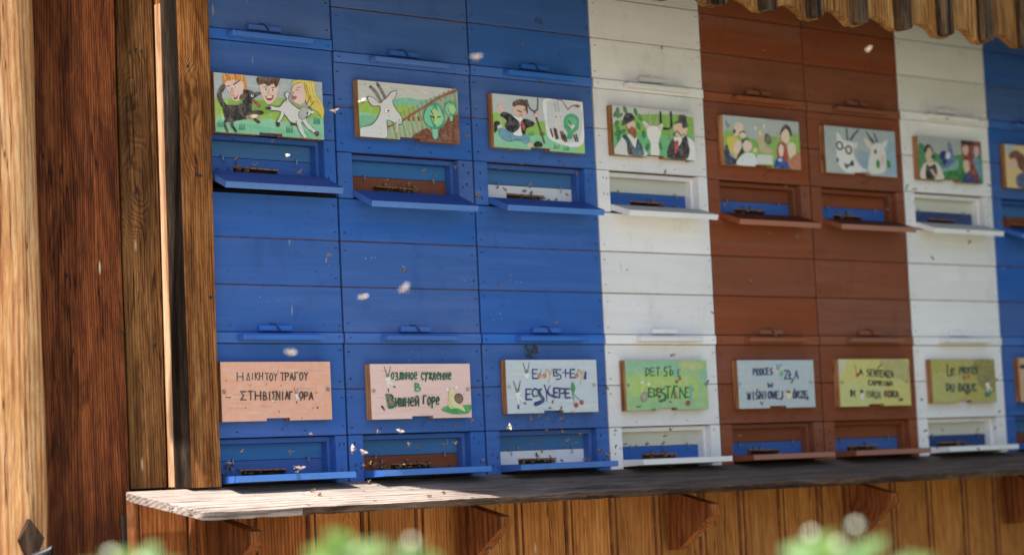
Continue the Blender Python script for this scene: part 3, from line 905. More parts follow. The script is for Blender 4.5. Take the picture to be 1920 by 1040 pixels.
def cherry(P, x, y, rr=30, c='a83c30', stem=None):
    if stem: P.s('2f6a44', 8, [stem, ((x+stem[0])/2+8, (y+stem[1])/2), (x, y-rr*.6)])
    P.e(c, x, y, rr, rr*1.15); P.e('c9604c', x-rr*.3, y-rr*.3, rr*.3, rr*.35)

def pic_u1(P):
    P.p('b3babd', [(20, 20), (1600, 150), (1620, 600), (20, 560)], False)
    for i in range(7): P.s('c3c8c9', 12, [(60+i*190, 170+i*26), (250+i*190, 190+i*26), (420+i*190, 215+i*22)], 6)
    P.p('9dbf55', [(20, 430), (200, 410), (420, 405), (700, 415), (1000, 405), (1150, 470), (1400, 560), (1600, 640), (1620, 1000), (20, 900)])
    P.p('86ad45', [(250, 440), (700, 440), (900, 560), (700, 640), (300, 600)])
    P.p('8fcda6', [(30, 690), (250, 660), (560, 700), (800, 690), (1020, 740), (1300, 700), (1600, 690), (1620, 1010), (30, 900)])
    P.p('7cc29a', [(60, 780), (500, 760), (900, 830), (1500, 880), (1560, 980), (60, 880)])
    for x, y in ((75, 800), (385, 840), (1050, 880), (1430, 760)): P.tuft('2f8a64', x, y, 7, 110)
    for x, y in ((90, 800), (400, 840), (1070, 880), (1450, 770)): P.tuft('4aa578', x, y, 4, 70)
    # red-haired head
    P.p('d88a3f', [(160, 80), (300, 75), (450, 85), (500, 300), (450, 300), (400, 160), (250, 180), (180, 250)])
    P.p('edc9bd', [(190, 190), (280, 150), (430, 170), (450, 290), (400, 420), (320, 440), (270, 380), (230, 290)])
    P.p('e2a996', [(280, 260), (310, 270), (320, 370), (270, 370)])
    for i in range(9): P.s(random.choice(['e09a48', 'c97630', 'efb566']), 20, [(180+i*30, 80), (195+i*29, 130), (190+i*30, 180-abs(i-4)*6)], 8)
    P.s('5b4038', 18, [(310, 215), (390, 160)]); P.s('6a4a40', 12, [(215, 240), (255, 230)])
    P.e('f2f0ec', 330, 245, 26, 16); P.e('55706a', 330, 247, 11, 11); P.e('f2f0ec', 252, 268, 18, 13); P.e('55706a', 254, 268, 8, 9)
    P.s('c08a78', 8, [(280, 260), (262, 340), (300, 375), (330, 360)])
    P.p('a8403c', [(305, 395), (350, 370), (370, 345), (355, 410), (325, 425)]); P.s('f4e7df', 8, [(325, 392), (358, 368)])
    # brown-haired head
    P.p('ecc7b6', [(670, 210), (780, 180), (920, 210), (925, 300), (890, 420), (800, 490), (740, 440), (690, 330)])
    P.p('5a3a2c', [(640, 200), (630, 130), (720, 105), (930, 120), (945, 170), (900, 260), (860, 200), (790, 240), (730, 200), (680, 220)])
    for i in range(11): P.s(random.choice(['6e4632', '3c251b', '7d5540']), 15, [(650+i*27, 115), (645+i*28, 165), (650+i*27+random.uniform(-20, 20), 215)], 6)
    P.e('efeeea', 755, 285, 26, 17); P.e('2f2620', 757, 285, 13, 14); P.e('efeeea', 855, 292, 26, 17); P.e('2f2620', 853, 292, 13, 14)
    P.s('5a4238', 9, [(725, 255), (775, 250)]); P.s('5a4238', 9, [(835, 258), (885, 262)])
    P.s('cf9d8a', 10, [(800, 280), (785, 345), (815, 350)])
    P.p('a3453f', [(745, 370), (800, 385), (865, 365), (845, 425), (800, 440), (765, 420)]); P.p('f5efe8', [(765, 385), (845, 382), (830, 400), (775, 402)])
    # dog
    P.p('2f2522', [(160, 540), (230, 500), (380, 500), (450, 420), (440, 330), (450, 285), (560, 305), (600, 330), (660, 315), (685, 345), (600, 400), (570, 430), (560, 560), (540, 620), (470, 690), (340, 720), (280, 740), (200, 730), (165, 640)])
    P.s('2c221f', 62, [(165, 240), (115, 330), (125, 430), (190, 530)], 70)
    P.s('332823', 46, [(220, 680), (175, 760), (215, 870)], 34); P.s('2c221f', 48, [(290, 700), (280, 780), (335, 870)], 34)
    P.p('6e5440', [(385, 420), (410, 355), (500, 345), (460, 420)])
    P.p('3c2f2a', [(520, 600), (600, 575), (700, 580), (725, 620), (660, 640), (560, 650)])
    P.p('b58f6c', [(470, 665), (560, 625), (660, 640), (640, 690), (560, 700)]); P.e('f0dcb4', 592, 655, 52, 26, -.1); P.e('fbf0d6', 590, 655, 26, 13)
    P.s('3a2d28', 44, [(600, 700), (655, 740)], 40)
    P.p('9c3a35', [(575, 430), (610, 440), (680, 510), (665, 545), (620, 500), (585, 470)])
    P.e('f4f1ec', 565, 372, 22, 16); P.e('1b1513', 570, 372, 9, 9)
    for i in range(26): P.s(random.choice(['4b3a32', '1d1615', '5c483d']), 7, [(random.uniform(190, 520), random.uniform(520, 690))]*1+[(random.uniform(190, 520), random.uniform(520, 690))], 3) if False else None
    for i in range(30):
        x, y = random.uniform(190, 520), random.uniform(520, 690)
        P.s(random.choice(['4b3a32', '1d1615', '5c483d']), 8, [(x, y), (x+random.uniform(12, 34), y+random.uniform(4, 22))], 3)
    # goat
    W_ = 'dcdad4'
    P.p('4a4642', [(805, 505), (930, 525), (1000, 450), (1040, 420), (1010, 360), (1050, 315), (1085, 345), (1065, 420), (1130, 490), (1240, 560), (1370, 540), (1380, 640), (1290, 700), (1240, 770), (1180, 770), (1090, 740), (1020, 650), (930, 590), (810, 580)])
    P.p(W_, [(812, 515), (935, 535), (1005, 460), (1050, 425), (1020, 360), (1050, 325), (1075, 345), (1058, 425), (1125, 500), (1235, 570), (1360, 550), (1370, 630), (1285, 690), (1235, 760), (1182, 760), (1095, 730), (1028, 645), (935, 580), (812, 568)])
    P.s('4a4642', 52, [(990, 610), (960, 690), (920, 740)], 44); P.s(W_, 42, [(990, 605), (955, 690), (925, 735)], 34)
    P.s('4a4642', 76, [(1200, 740), (1240, 850), (1300, 950)], 50); P.s(W_, 64, [(1205, 730), (1245, 850), (1300, 945)], 40)
    P.s('4a4642', 70, [(1280, 700), (1340, 800), (1440, 880)], 46); P.s(W_, 58, [(1280, 700), (1340, 795), (1435, 872)], 36)
    P.s('1d1a18', 36, [(760, 545), (812, 545)]); P.s('1d1a18', 30, [(905, 745), (915, 800)]); P.s('1d1a18', 26, [(935, 750), (935, 790)]); P.p('1d1a18', [(1425, 880), (1480, 870), (1495, 905), (1470, 945), (1440, 915)])
    P.p('b9b6b2', [(1215, 590), (1270, 530), (1350, 560), (1330, 640), (1280, 690), (1220, 680)])
    P.p('ecebe6', [(1355, 590), (1420, 590), (1415, 615), (1360, 610)]); P.s('3b3733', 8, [(1210, 590), (1215, 680), (1280, 700), (1335, 640)])
    P.e('26221f', 1328, 618, 13, 16); P.s('2e2a26', 34, [(1105, 765), (1180, 778)], 24)
    # yellow-haired head
    P.p('e6c94c', [(1110, 230), (1140, 170), (1250, 155), (1420, 175), (1430, 320), (1500, 430), (1560, 560), (1540, 690), (1480, 600), (1330, 500), (1290, 350), (1260, 230), (1200, 190)])
    P.p('ecc8bd', [(1140, 230), (1230, 200), (1280, 260), (1300, 420), (1250, 490), (1160, 470), (1120, 420), (1130, 370), (1105, 330)])
    for i in range(22):
        x = 1270+random.uniform(0, 150)
        P.s(random.choice(['f1dc74', 'cda72f', 'e9cf55', 'b98f28']), 14, [(x, 190+random.uniform(0, 40)), (x+30, 330), (x+80+random.uniform(-20, 50), 470+random.uniform(0, 70))], 5)
    P.s('a07f5a', 10, [(1180, 265), (1240, 255)]); P.s('7d6457', 9, [(1165, 292), (1200, 300)])
    P.p('b4605a', [(1120, 380), (1180, 385), (1160, 425), (1120, 425)]); P.e('dc9f92', 1125, 335, 24, 26)
    P.s('4a453e', 12, [(1315, 490), (1345, 430), (1370, 375)], 6); P.s('4a453e', 12, [(1350, 555), (1390, 490), (1425, 440)], 6)
def pic_u2(P):
    P.p('cfcdc6', [(90, 50), (1530, 200), (1540, 500), (90, 420)], False)
    for i in range(12): P.s(random.choice(['dedcd6', 'c2beb6']), 16, [(130+i*110, 130+i*14), (300+i*100, 150+i*14)], 8)
    P.p('7fc4a4', [(560, 420), (640, 345), (820, 325), (960, 355), (1120, 345), (1300, 280), (1530, 230), (1530, 560), (600, 560)])
    P.p('9ec24c', [(100, 385), (250, 375), (420, 430), (620, 430), (820, 425), (930, 470), (800, 620), (100, 560)])
    P.p('8ecf9f', [(100, 540), (280, 540), (420, 590), (700, 640), (1100, 640), (1530, 500), (1530, 980), (100, 900)])
    P.p('79bd98', [(120, 570), (330, 580), (300, 680), (130, 720)])
    for i in range(17):
        t = i/16
        xb = 545+t*1000; yt = 640-t*430
        P.s('a8927d' if i % 2 else 'b3a18b', 34, [(xb-20, yt+40), (xb+40, 900-t*170)], 44)
        if i > 3: P.s('a8927d', 26, [(xb-40, yt-30), (xb-25, yt+50)])
    for i in range(14):
        t = i/13
        P.s('b9d873', 12, [(560+t*930, 680-t*380), (610+t*930, 880-t*300)], 7)
    P.s('8d5534', 26, [(500, 735), (610, 700)]); P.s('9c5a31', 30, [(735, 640), (1000, 480), (1250, 330), (1500, 225)], 34)
    P.p('7b4429', [(850, 880), (960, 800), (1080, 750), (1150, 820), (1300, 720), (1380, 590), (1500, 560), (1530, 470), (1540, 980), (950, 940)])
    for i in range(26):
        x = random.uniform(960, 1500); y = random.uniform(700, 930)
        P.s(random.choice(['95593a', '5f321e', '874c2e']), 16, [(x, y), (x+60, y-40)], 6)
    # goat head and neck
    P.p('5d5a55', [(100, 745), (280, 700), (380, 590), (420, 480), (400, 440), (300, 440), (235, 310), (330, 320), (410, 395), (470, 350), (530, 305), (570, 250), (655, 225), (640, 320), (600, 375), (640, 480), (720, 590), (722, 690), (690, 705), (640, 690), (520, 640), (520, 760), (485, 900), (100, 880)])
    P.p('dedddb', [(100, 752), (290, 708), (390, 595), (428, 480), (405, 430), (310, 430), (248, 318), (330, 330), (412, 405), (475, 358), (535, 312), (575, 258), (646, 236), (632, 318), (590, 375), (630, 480), (710, 592), (714, 680), (690, 696), (640, 680), (510, 630), (510, 760), (475, 900), (100, 880)])
    P.p('e6cfc6', [(270, 335), (330, 345), (385, 400), (320, 420)]); P.p('e6cfc6', [(560, 300), (630, 255), (618, 318), (590, 350)])
    P.s('55524c', 40, [(290, 170), (370, 260), (435, 380)], 34); P.s('8b877f', 20, [(300, 185), (375, 270), (430, 370)], 16)
    P.s('55524c', 38, [(385, 125), (440, 220), (495, 330)], 34); P.s('8b877f', 18, [(420, 190), (450, 240), (490, 320)], 14); P.e('1e1a17', 397, 150, 22, 16)
    P.e('8a6a5a', 513, 500, 36, 38); P.e('f5f2ea', 513, 500, 32, 34); P.e('4c2c22', 528, 505, 14, 15)
    P.s('5d5a55', 7, [(635, 655), (660, 690), (700, 690)]); P.s('5d5a55', 7, [(690, 620), (675, 650), (700, 665)])
    P.s('dedddb', 26, [(655, 690), (650, 750), (625, 800)], 8)
    # cabbages
    for (x, y, k) in ((1175, 600, 1.0), (1400, 490, .56)):
        P.s('86cfae', 80*k, [(x+5, y+110*k), (x+5, y+270*k)], 72*k)
        P.p('3f9a76', [(x-160*k, y), (x-120*k, y-130*k), (x, y-200*k), (x+100*k, y-140*k), (x+140*k, y), (x+120*k, y+110*k), (x+30*k, y+170*k), (x-110*k, y+120*k)])
        P.p('7fcba6', [(x-145*k, y+10*k), (x-105*k, y-115*k), (x-20*k, y-160*k), (x-60*k, y), (x-20*k, y+130*k), (x-90*k, y+110*k)])
        P.p('8fd6b2', [(x+120*k, y), (x+80*k, y-110*k), (x+30*k, y-170*k), (x+70*k, y), (x+20*k, y+130*k), (x+100*k, y+90*k)])
        P.p('b8d98a', [(x-50*k, y-20*k), (x-10*k, y-120*k), (x+70*k, y-60*k), (x+80*k, y+20*k), (x+20*k, y+110*k)])
        if k == 1:
            P.s('27402c', 14, [(x-50, y-90), (x-20, y-30), (x-10, y+60)], 8); P.s('27402c', 26, [(x-55, y-15), (x-10, y+5)]); P.s('27402c', 18, [(x+40, y), (x+80, y-8)])
def pic_u3(P):
    P.p('c6c9cb', [(140, 60), (1510, 190), (1520, 700), (140, 600)], False)
    P.p('9cc65a', [(170, 380), (260, 360), (360, 500), (340, 600), (170, 640)])
    P.p('93c456', [(640, 560), (760, 520), (900, 480), (960, 560), (960, 700), (640, 700)])
    P.p('8dd0a3', [(180, 650), (400, 660), (700, 680), (1100, 700), (1500, 780), (1515, 960), (190, 870)])
    P.p('a9cf73', [(1420, 790), (1510, 780), (1515, 940), (1400, 930)])
    for x, y in ((700, 690), (1060, 880), (1200, 900), (860, 690)): P.tuft('4b9a63', x, y, 6, 70)
    P.p('f0efec', [(900, 250), (940, 150), (1120, 160), (1480, 230), (1500, 700), (1450, 830), (1340, 860), (1200, 830), (1060, 780), (960, 690), (930, 480)])
    P.p('d3d4d8', [(960, 300), (1000, 180), (1440, 260), (1450, 680), (1350, 790), (1220, 780), (1040, 690), (970, 560)])
    P.s('b8564a', 16, [(1085, 165), (1180, 190), (1240, 280), (1265, 320)]); P.s('b8564a', 18, [(1265, 320), (1330, 265), (1445, 260)])
    P.p('e0d8d2', [(1075, 400), (1110, 350), (1180, 370), (1175, 440), (1145, 500), (1150, 640), (1060, 600), (1080, 480)])
    P.s('918d86', 10, [(1065, 220), (1100, 350)]); P.s('918d86', 10, [(1105, 200), (1140, 350)]); P.e('6a5f58', 1092, 425, 9, 12); P.e('6a5f58', 1158, 430, 8, 11)
    P.p('4fa877', [(1200, 480), (1240, 400), (1340, 380), (1420, 450), (1410, 600), (1340, 660), (1320, 740), (1240, 740), (1250, 650), (1205, 580)])
    P.p('69bd8c', [(1240, 470), (1300, 420), (1380, 470), (1370, 560), (1290, 600)]); P.p('d9e6cf', [(1265, 530), (1300, 560), (1330, 530), (1360, 560), (1310, 610)])
    P.s('23402f', 14, [(1265, 475), (1300, 520)]); P.s('23402f', 12, [(1260, 560), (1305, 600)])
    for x, y, h in ((1010, 600, 110), (1060, 590, 150), (1085, 600, 140), (1150, 630, 120), (1180, 640, 140), (1210, 680, 100), (1345, 690, 90), (1375, 680, 100)):
        P.s('5b3328', 26, [(x, y), (x+28, y+h)], 24)
    # running man
    P.p('2a211e', [(195, 500), (270, 485), (280, 540), (240, 600), (200, 650)])
    P.p('d9e0e2', [(240, 560), (290, 530), (310, 580), (270, 620)])
    P.p('6f9fb8', [(260, 580), (360, 600), (480, 650), (570, 700), (650, 660), (710, 740), (700, 800), (640, 820), (560, 760), (420, 780), (320, 750), (265, 680)])
    P.p('4f7d96', [(290, 690), (400, 760), (520, 740), (600, 770), (500, 760), (380, 780)])
    P.p('efeeec', [(470, 660), (560, 560), (600, 560), (590, 690), (510, 690)])
    P.p('221d1c', [(280, 400), (340, 350), (480, 410), (560, 520), (550, 590), (470, 650), (390, 620), (345, 550), (370, 470)])
    P.p('221d1c', [(580, 500), (640, 450), (770, 500), (750, 560), (660, 590), (640, 670), (590, 650)])
    P.p('efeeec', [(460, 400), (540, 430), (600, 430), (580, 500), (510, 450)]); P.p('c44a40', [(580, 490), (610, 500), (640, 590), (610, 620), (590, 560)])
    P.p('e7bda6', [(465, 290), (540, 260), (640, 270), (660, 340), (620, 420), (540, 410), (480, 360)])
    P.p('54392a', [(460, 230), (520, 180), (600, 170), (670, 220), (680, 380), (640, 320), (640, 270), (540, 250), (480, 280)])
    for i in range(9): P.s(random.choice(['6b4c38', '38261c']), 18, [(475+i*22, 200+random.uniform(-20, 20)), (500+i*20, 250)], 8)
    P.s('221916', 18, [(530, 330), (590, 355)]); P.e('b5564a', 580, 395, 30, 9, .3); P.e('2a211e', 625, 320, 9, 11)
    P.p('e9c3ae', [(240, 290), (270, 235), (320, 260), (340, 330), (290, 350)])
    P.p('2a2522', [(760, 830), (800, 775), (870, 790), (885, 850), (800, 862)]); P.p('e9c3ae', [(660, 830), (710, 790), (750, 830), (700, 862)])
    P.s('4d5052', 22, [(665, 175), (690, 260), (740, 330), (810, 330), (825, 250), (825, 155)], 16)
    P.s('6a3a28', 24, [(775, 350), (830, 520), (880, 680), (915, 800)], 26); P.e('e9c3ae', 800, 400, 34, 30)
def pic_u4(P):
    P.p('cfc9c4', [(100, 80), (1440, 200), (1450, 400), (100, 500)], False)
    P.p('88b94f', [(150, 400), (330, 330), (620, 250), (1420, 300), (1430, 700), (150, 700)])
    P.p('6fbb82', [(150, 600), (500, 560), (1000, 580), (1430, 600), (1450, 980), (160, 900)])
    for x, y, a in ((230, 200, 0), (200, 240, .6), (350, 180, -.4), (515, 210, -.3), (260, 270, 1), (590, 300, -.4), (210, 400, .3), (230, 500, .2), (560, 430, -.3), (640, 560, -.1), (300, 520, 1.2), (700, 760, .3), (900, 740, -.3), (240, 640, 0), (220, 560, 1.8)):
        P.e('2d7a45', x, y, 30, 62, a); P.e('4b9a5c', x+8, y-6, 9, 40, a)
    P.p('dcdad6', [(180, 870), (260, 660), (320, 600), (480, 560), (620, 760), (680, 900)])
    P.p('33424a', [(300, 600), (350, 560), (420, 650), (490, 760), (540, 630), (590, 700), (640, 890), (400, 880), (370, 700)])
    P.p('4f6f7e', [(370, 640), (440, 700), (495, 790), (560, 720), (620, 890), (460, 890), (440, 760)])
    P.p('e7e3dd', [(400, 560), (520, 620), (510, 760), (490, 770), (440, 650)])
    P.p('e8c6ad', [(370, 400), (480, 350), (505, 430), (480, 520), (400, 500)]); P.p('9a5a35', [(355, 400), (400, 480), (450, 440), (500, 470), (525, 520), (510, 630), (460, 600), (380, 510)])
    P.p('3f4448', [(290, 420), (330, 270), (380, 230), (460, 240), (490, 310), (520, 300), (470, 350), (330, 420)]); P.p('22262a', [(320, 350), (330, 300), (470, 270), (480, 320)])
    P.p('5b3a30', [(390, 780), (450, 770), (455, 880), (395, 880)])
    P.p('efeae4', [(690, 450), (780, 430), (880, 450), (910, 540), (870, 680), (880, 890), (750, 890), (750, 700), (700, 600)])
    P.p('efeae4', [(620, 370), (660, 365), (730, 440), (700, 490)]); P.p('e2bfc0', [(650, 400), (680, 410), (720, 450), (690, 470)])
    P.p('efeae4', [(850, 450), (930, 395), (935, 450), (890, 510)]); P.p('e2bfc0', [(865, 450), (920, 420), (915, 460), (885, 490)])
    P.s('b9b2a4', 16, [(715, 210), (735, 320), (750, 430)], 24); P.s('b9b2a4', 16, [(860, 280), (840, 350), (825, 430)], 24)
    P.s('20211f', 34, [(900, 215), (905, 380)]); P.s('20211f', 34, [(1060, 215), (1070, 400), (1040, 470), (950, 470)])
    P.s('8a7a5e', 16, [(1020, 500), (1040, 640)])
    P.p('ecebe8', [(1290, 600), (1380, 640), (1440, 740), (1440, 960), (1290, 950), (1350, 800)])
    P.p('3a3234', [(1010, 920), (1050, 680), (1120, 620), (1220, 640), (1300, 580), (1340, 760), (1350, 800), (1290, 950)])
    P.p('efece8', [(1110, 600), (1230, 620), (1180, 740), (1130, 700)]); P.p('c2463f', [(1120, 670), (1180, 670), (1150, 830), (1120, 840)])
    P.p('ecc9ae', [(1100, 430), (1200, 390), (1310, 440), (1290, 560), (1220, 610), (1130, 560)]); P.s('241a17', 24, [(1100, 570), (1150, 510), (1220, 580)], 14)
    P.p('4a4044', [(1090, 390), (1170, 350), (1190, 260), (1290, 270), (1300, 350), (1330, 440), (1240, 460), (1220, 380)]); P.s('1f1a1c', 22, [(1200, 355), (1300, 370)])
def pic_u5(P):
    P.p('b4bab9', [(90, 60), (1390, 190), (1390, 560), (90, 480)], False)
    P.p('8fba5a', [(140, 380), (300, 360), (520, 430), (680, 520), (920, 440), (1100, 450), (1370, 430), (1390, 980), (150, 860)])
    P.p('7db556', [(560, 470), (700, 540), (680, 640), (600, 620)]); P.p('84b956', [(880, 520), (1000, 440), (990, 620), (920, 640)])
    P.s('55605c', 20, [(175, 190), (205, 290), (235, 230)], 14)
    P.p('2b3354', [(160, 600), (240, 600), (330, 800), (360, 880), (165, 870)])
    P.p('2e2426', [(340, 800), (430, 640), (520, 470), (560, 560), (470, 700), (400, 830)])
    P.p('dcc655', [(195, 450), (360, 470), (400, 560), (350, 800), (280, 740), (220, 640)]); P.p('9aa3b8', [(230, 680), (290, 730), (330, 800), (260, 760)])
    P.p('e9cdb9', [(310, 260), (350, 215), (420, 220), (460, 280), (440, 340), (360, 430), (300, 430)]); P.p('2a1f1c', [(285, 350), (320, 320), (330, 380), (300, 400)])
    P.p('ecd0c6', [(390, 400), (440, 370), (500, 400), (490, 460), (420, 470)]); P.s('3a2a24', 22, [(395, 390), (440, 365), (500, 385)], 16)
    P.p('edcfc8', [(300, 620), (340, 530), (410, 520), (420, 620), (370, 720), (310, 700)]); P.p('efd2c8', [(450, 560), (500, 500), (590, 560), (590, 640), (520, 700), (460, 660)])
    P.p('3a2e2a', [(430, 500), (500, 470), (560, 520), (500, 500), (450, 560)])
    P.p('e4e6e6', [(360, 900), (400, 770), (510, 710), (640, 740), (670, 920)]); P.e('dfd4a2', 645, 670, 34, 42)
    P.p('cbb592', [(690, 380), (740, 340), (790, 380), (790, 520), (840, 620), (940, 690), (900, 715), (740, 700), (700, 560)]); P.p('d8cf9f', [(700, 360), (745, 345), (760, 430), (710, 430)])
    P.e('6e5c5c', 855, 490, 52, 96, -.25); P.e('8b7676', 858, 490, 24, 50, -.25)
    P.e('dcdad6', 655, 310, 22, 34); P.e('dcdad6', 795, 285, 22, 34)
    P.p('d9d8d4', [(680, 740), (930, 750), (930, 900), (680, 890)], False)
    P.p('262a2a', [(1050, 430), (1090, 310), (1150, 255), (1220, 310), (1255, 430), (1210, 440), (1150, 320), (1090, 400)])
    P.p('ecd2bb', [(1080, 400), (1150, 330), (1205, 390), (1205, 520), (1150, 570), (1085, 500)]); P.s('d6a27f', 34, [(1005, 400), (1020, 520)])
    P.p('b04038', [(1005, 800), (1010, 600), (1070, 540), (1150, 580), (1180, 760), (1170, 900), (1120, 840)])
    P.p('efd5c2', [(1025, 640), (1070, 570), (1110, 640), (1090, 770), (1045, 760)])
    P.p('2c4c92', [(950, 930), (970, 840), (1040, 780), (1140, 850), (1220, 970), (950, 950)]); P.e('bcd2ea', 1050, 830, 36, 28)
    P.p('ecd3ba', [(1170, 640), (1200, 550), (1290, 570), (1310, 680), (1270, 810), (1210, 800)]); P.p('c07a60', [(1180, 860), (1300, 740), (1385, 730), (1390, 985), (1230, 970)])
def pic_u6(P):
    P.p('a9b3b6', [(110, 60), (1350, 180), (1370, 1000), (130, 900)], False)
    P.p('b5b8b5', [(130, 500), (330, 600), (400, 880), (160, 880)]); P.p('8fa6b8', [(700, 560), (860, 540), (900, 700), (820, 840), (720, 740)]); P.p('93b0c4', [(1170, 400), (1330, 420), (1350, 900), (1200, 900)])
    P.p('e3e2de', [(345, 230), (390, 230), (460, 340), (600, 380), (640, 420), (630, 560), (680, 700), (800, 830), (900, 850), (560, 900), (400, 800), (340, 600), (350, 400)])
    P.p('dccfc8', [(630, 400), (700, 380), (690, 470), (640, 490)])
    P.s('4c5356', 30, [(520, 150), (530, 330)], 40); P.s('3c4144', 26, [(720, 170), (650, 250), (580, 340)], 44)
    for x, y in ((395, 440), (548, 510)):
        P.e('4a3d3c', x, y, 62, 80, -.2); P.e('dfdeda', x, y, 34, 50, -.2)
    P.s('4a3d3c', 18, [(450, 480), (490, 480)]); P.p('2e2a2a', [(470, 730), (540, 760), (610, 680), (630, 780), (560, 780), (500, 830)]); P.e('5b4a44', 355, 680, 20, 40)
    P.p('dddad5', [(900, 900), (880, 700), (920, 560), (940, 440), (1050, 400), (1140, 440), (1180, 640), (1170, 800), (1120, 900)])
    P.p('e4cfc4', [(810, 320), (860, 330), (940, 430), (920, 490), (850, 430)]); P.p('dddad5', [(1090, 430), (1190, 340), (1200, 420), (1130, 480)])
    P.s('46494a', 28, [(855, 210), (920, 310), (970, 380)], 44); P.s('46494a', 22, [(980, 230), (1010, 300), (1030, 370)], 34); P.e('6b5a50', 1000, 540, 26, 40)
    P.e('3d8a3a', 1040, 750, 34, 76); P.e('3d8a3a', 1215, 750, 34, 76, -.25); P.e('dcc3bb', 1120, 680, 40, 90)
def pic_u7(P):
    P.p('a9adab', [(110, 70), (1220, 170), (1240, 600), (130, 600)], False)
    P.p('3f8a55', [(140, 300), (200, 210), (300, 300), (560, 420), (900, 400), (1230, 400), (1240, 900), (160, 820)])
    P.p('7fae98', [(500, 600), (700, 560), (800, 480), (800, 640), (560, 700)]); P.p('2f7a3f', [(540, 700), (900, 660), (900, 840), (560, 820)])
    P.p('e3d3c4', [(170, 800), (220, 570), (320, 530), (460, 540), (540, 700), (540, 820)])
    P.p('26262c', [(260, 820), (270, 570), (330, 600), (420, 560), (450, 700), (400, 820)]); P.s('ddbfa8', 44, [(350, 660), (430, 780)], 34)
    P.p('d5b8a0', [(270, 300), (340, 270), (380, 400), (370, 540), (290, 540), (260, 400)]); P.p('2c2826', [(240, 320), (300, 230), (370, 270), (390, 360), (320, 280), (260, 400)]); P.e('17181a', 388, 440, 34, 32)
    P.p('5d74a8', [(640, 220), (690, 210), (730, 400), (760, 520), (640, 610), (520, 640), (560, 560), (640, 500)]); P.p('26346e', [(500, 400), (570, 330), (640, 400), (620, 540), (550, 560)]); P.e('d9dde2', 640, 420, 40, 60, .3)
    P.p('8d3a3c', [(880, 170), (1190, 190), (1180, 420), (1100, 500), (1150, 760), (1000, 760), (900, 520)]); P.p('2b2024', [(870, 160), (1060, 180), (1050, 240), (880, 230)])
    P.p('d9b29c', [(880, 300), (960, 240), (990, 340), (930, 420)]); P.p('c9b7a6', [(1080, 280), (1150, 270), (1160, 400), (1090, 430)]); P.p('dcc0a2', [(890, 520), (980, 500), (1000, 640), (920, 700)])
    P.p('6a93ac', [(1060, 480), (1150, 450), (1200, 760), (1120, 700)]); P.p('33407a', [(860, 860), (920, 740), (1040, 720), (1200, 860), (1210, 890), (860, 870)]); P.p('8f3230', [(990, 560), (1060, 540), (1150, 780), (1080, 820)])
def pic_u8(P):
    P.p('e2c288', [(0, 0), (1000, 0), (1000, 1000), (0, 1000)], False)
    P.p('b9bfc4', [(0, 0), (160, 0), (130, 230), (0, 200)]); P.p('7b4a3c', [(60, 260), (200, 120), (380, 300), (600, 500), (400, 700), (200, 500)])
    P.p('e0bfa4', [(40, 450), (160, 300), (200, 500), (100, 620)]); P.p('4f5a86', [(180, 700), (420, 620), (520, 980), (200, 980)]); P.p('c94f3c', [(500, 300), (900, 200), (800, 700)])

BK = 'bark'
def pic_l1(P):
    P.p('e6aa8e', [(40, 60), (1680, 60), (1700, 1000), (60, 1000)], False)
    for i in range(14):
        x, y = random.uniform(100, 1400), random.uniform(150, 880)
        P.p(random.choice(['dda585', 'e6b898', 'dd9f86']), [(x, y), (x+150, y-14), (x+300, y), (x+140, y+22)])
    c = '453a30'
    P.t(c, 'H', 305, 255, 420, 255, 115, 19); P.t(c, 'ΔIKH', 440, 262, 690, 255, 100, 17); P.t(c, 'TOY', 710, 265, 900, 262, 100, 19)
    P.t(c, 'TPAΓOY', 930, 262, 1340, 252, 105, 21)
    P.t(c, 'ΣTH', 352, 532, 670, 528, 125, 22); P.t(c, 'BIΣNIAΓ', 680, 530, 1120, 530, 115, 22); goat_letter(P, 1118, 470, .62); P.t(c, 'OPA', 1195, 535, 1410, 545, 100, 23)
    for x, y in ((890, 235), (720, 425), (930, 440), (480, 440), (420, 765), (140, 370), (900, 820), (1230, 910), (1390, 765), (1435, 545)): P.e('b0603f', x, y, 8, 13)
    for x, y in ((1452, 760), (845, 670), (180, 605)): P.e('35241c', x, y, 13, 13)
    for x, y in ((108, 533), (1605, 495)):
        P.e('6d6258', x, y, 26, 28); P.e('a89a8c', x, y, 17, 19); P.s('463d36', 6, [(x-12, y-10), (x+10, y+12)])
def screws(P, a, b, c='8a8078'):
    for x, y in (a, b):
        P.e(c, x, y, 25, 27); P.e('bdb4aa', x, y, 16, 18); P.s('5a5048', 6, [(x-10, y-8), (x+10, y+10)])
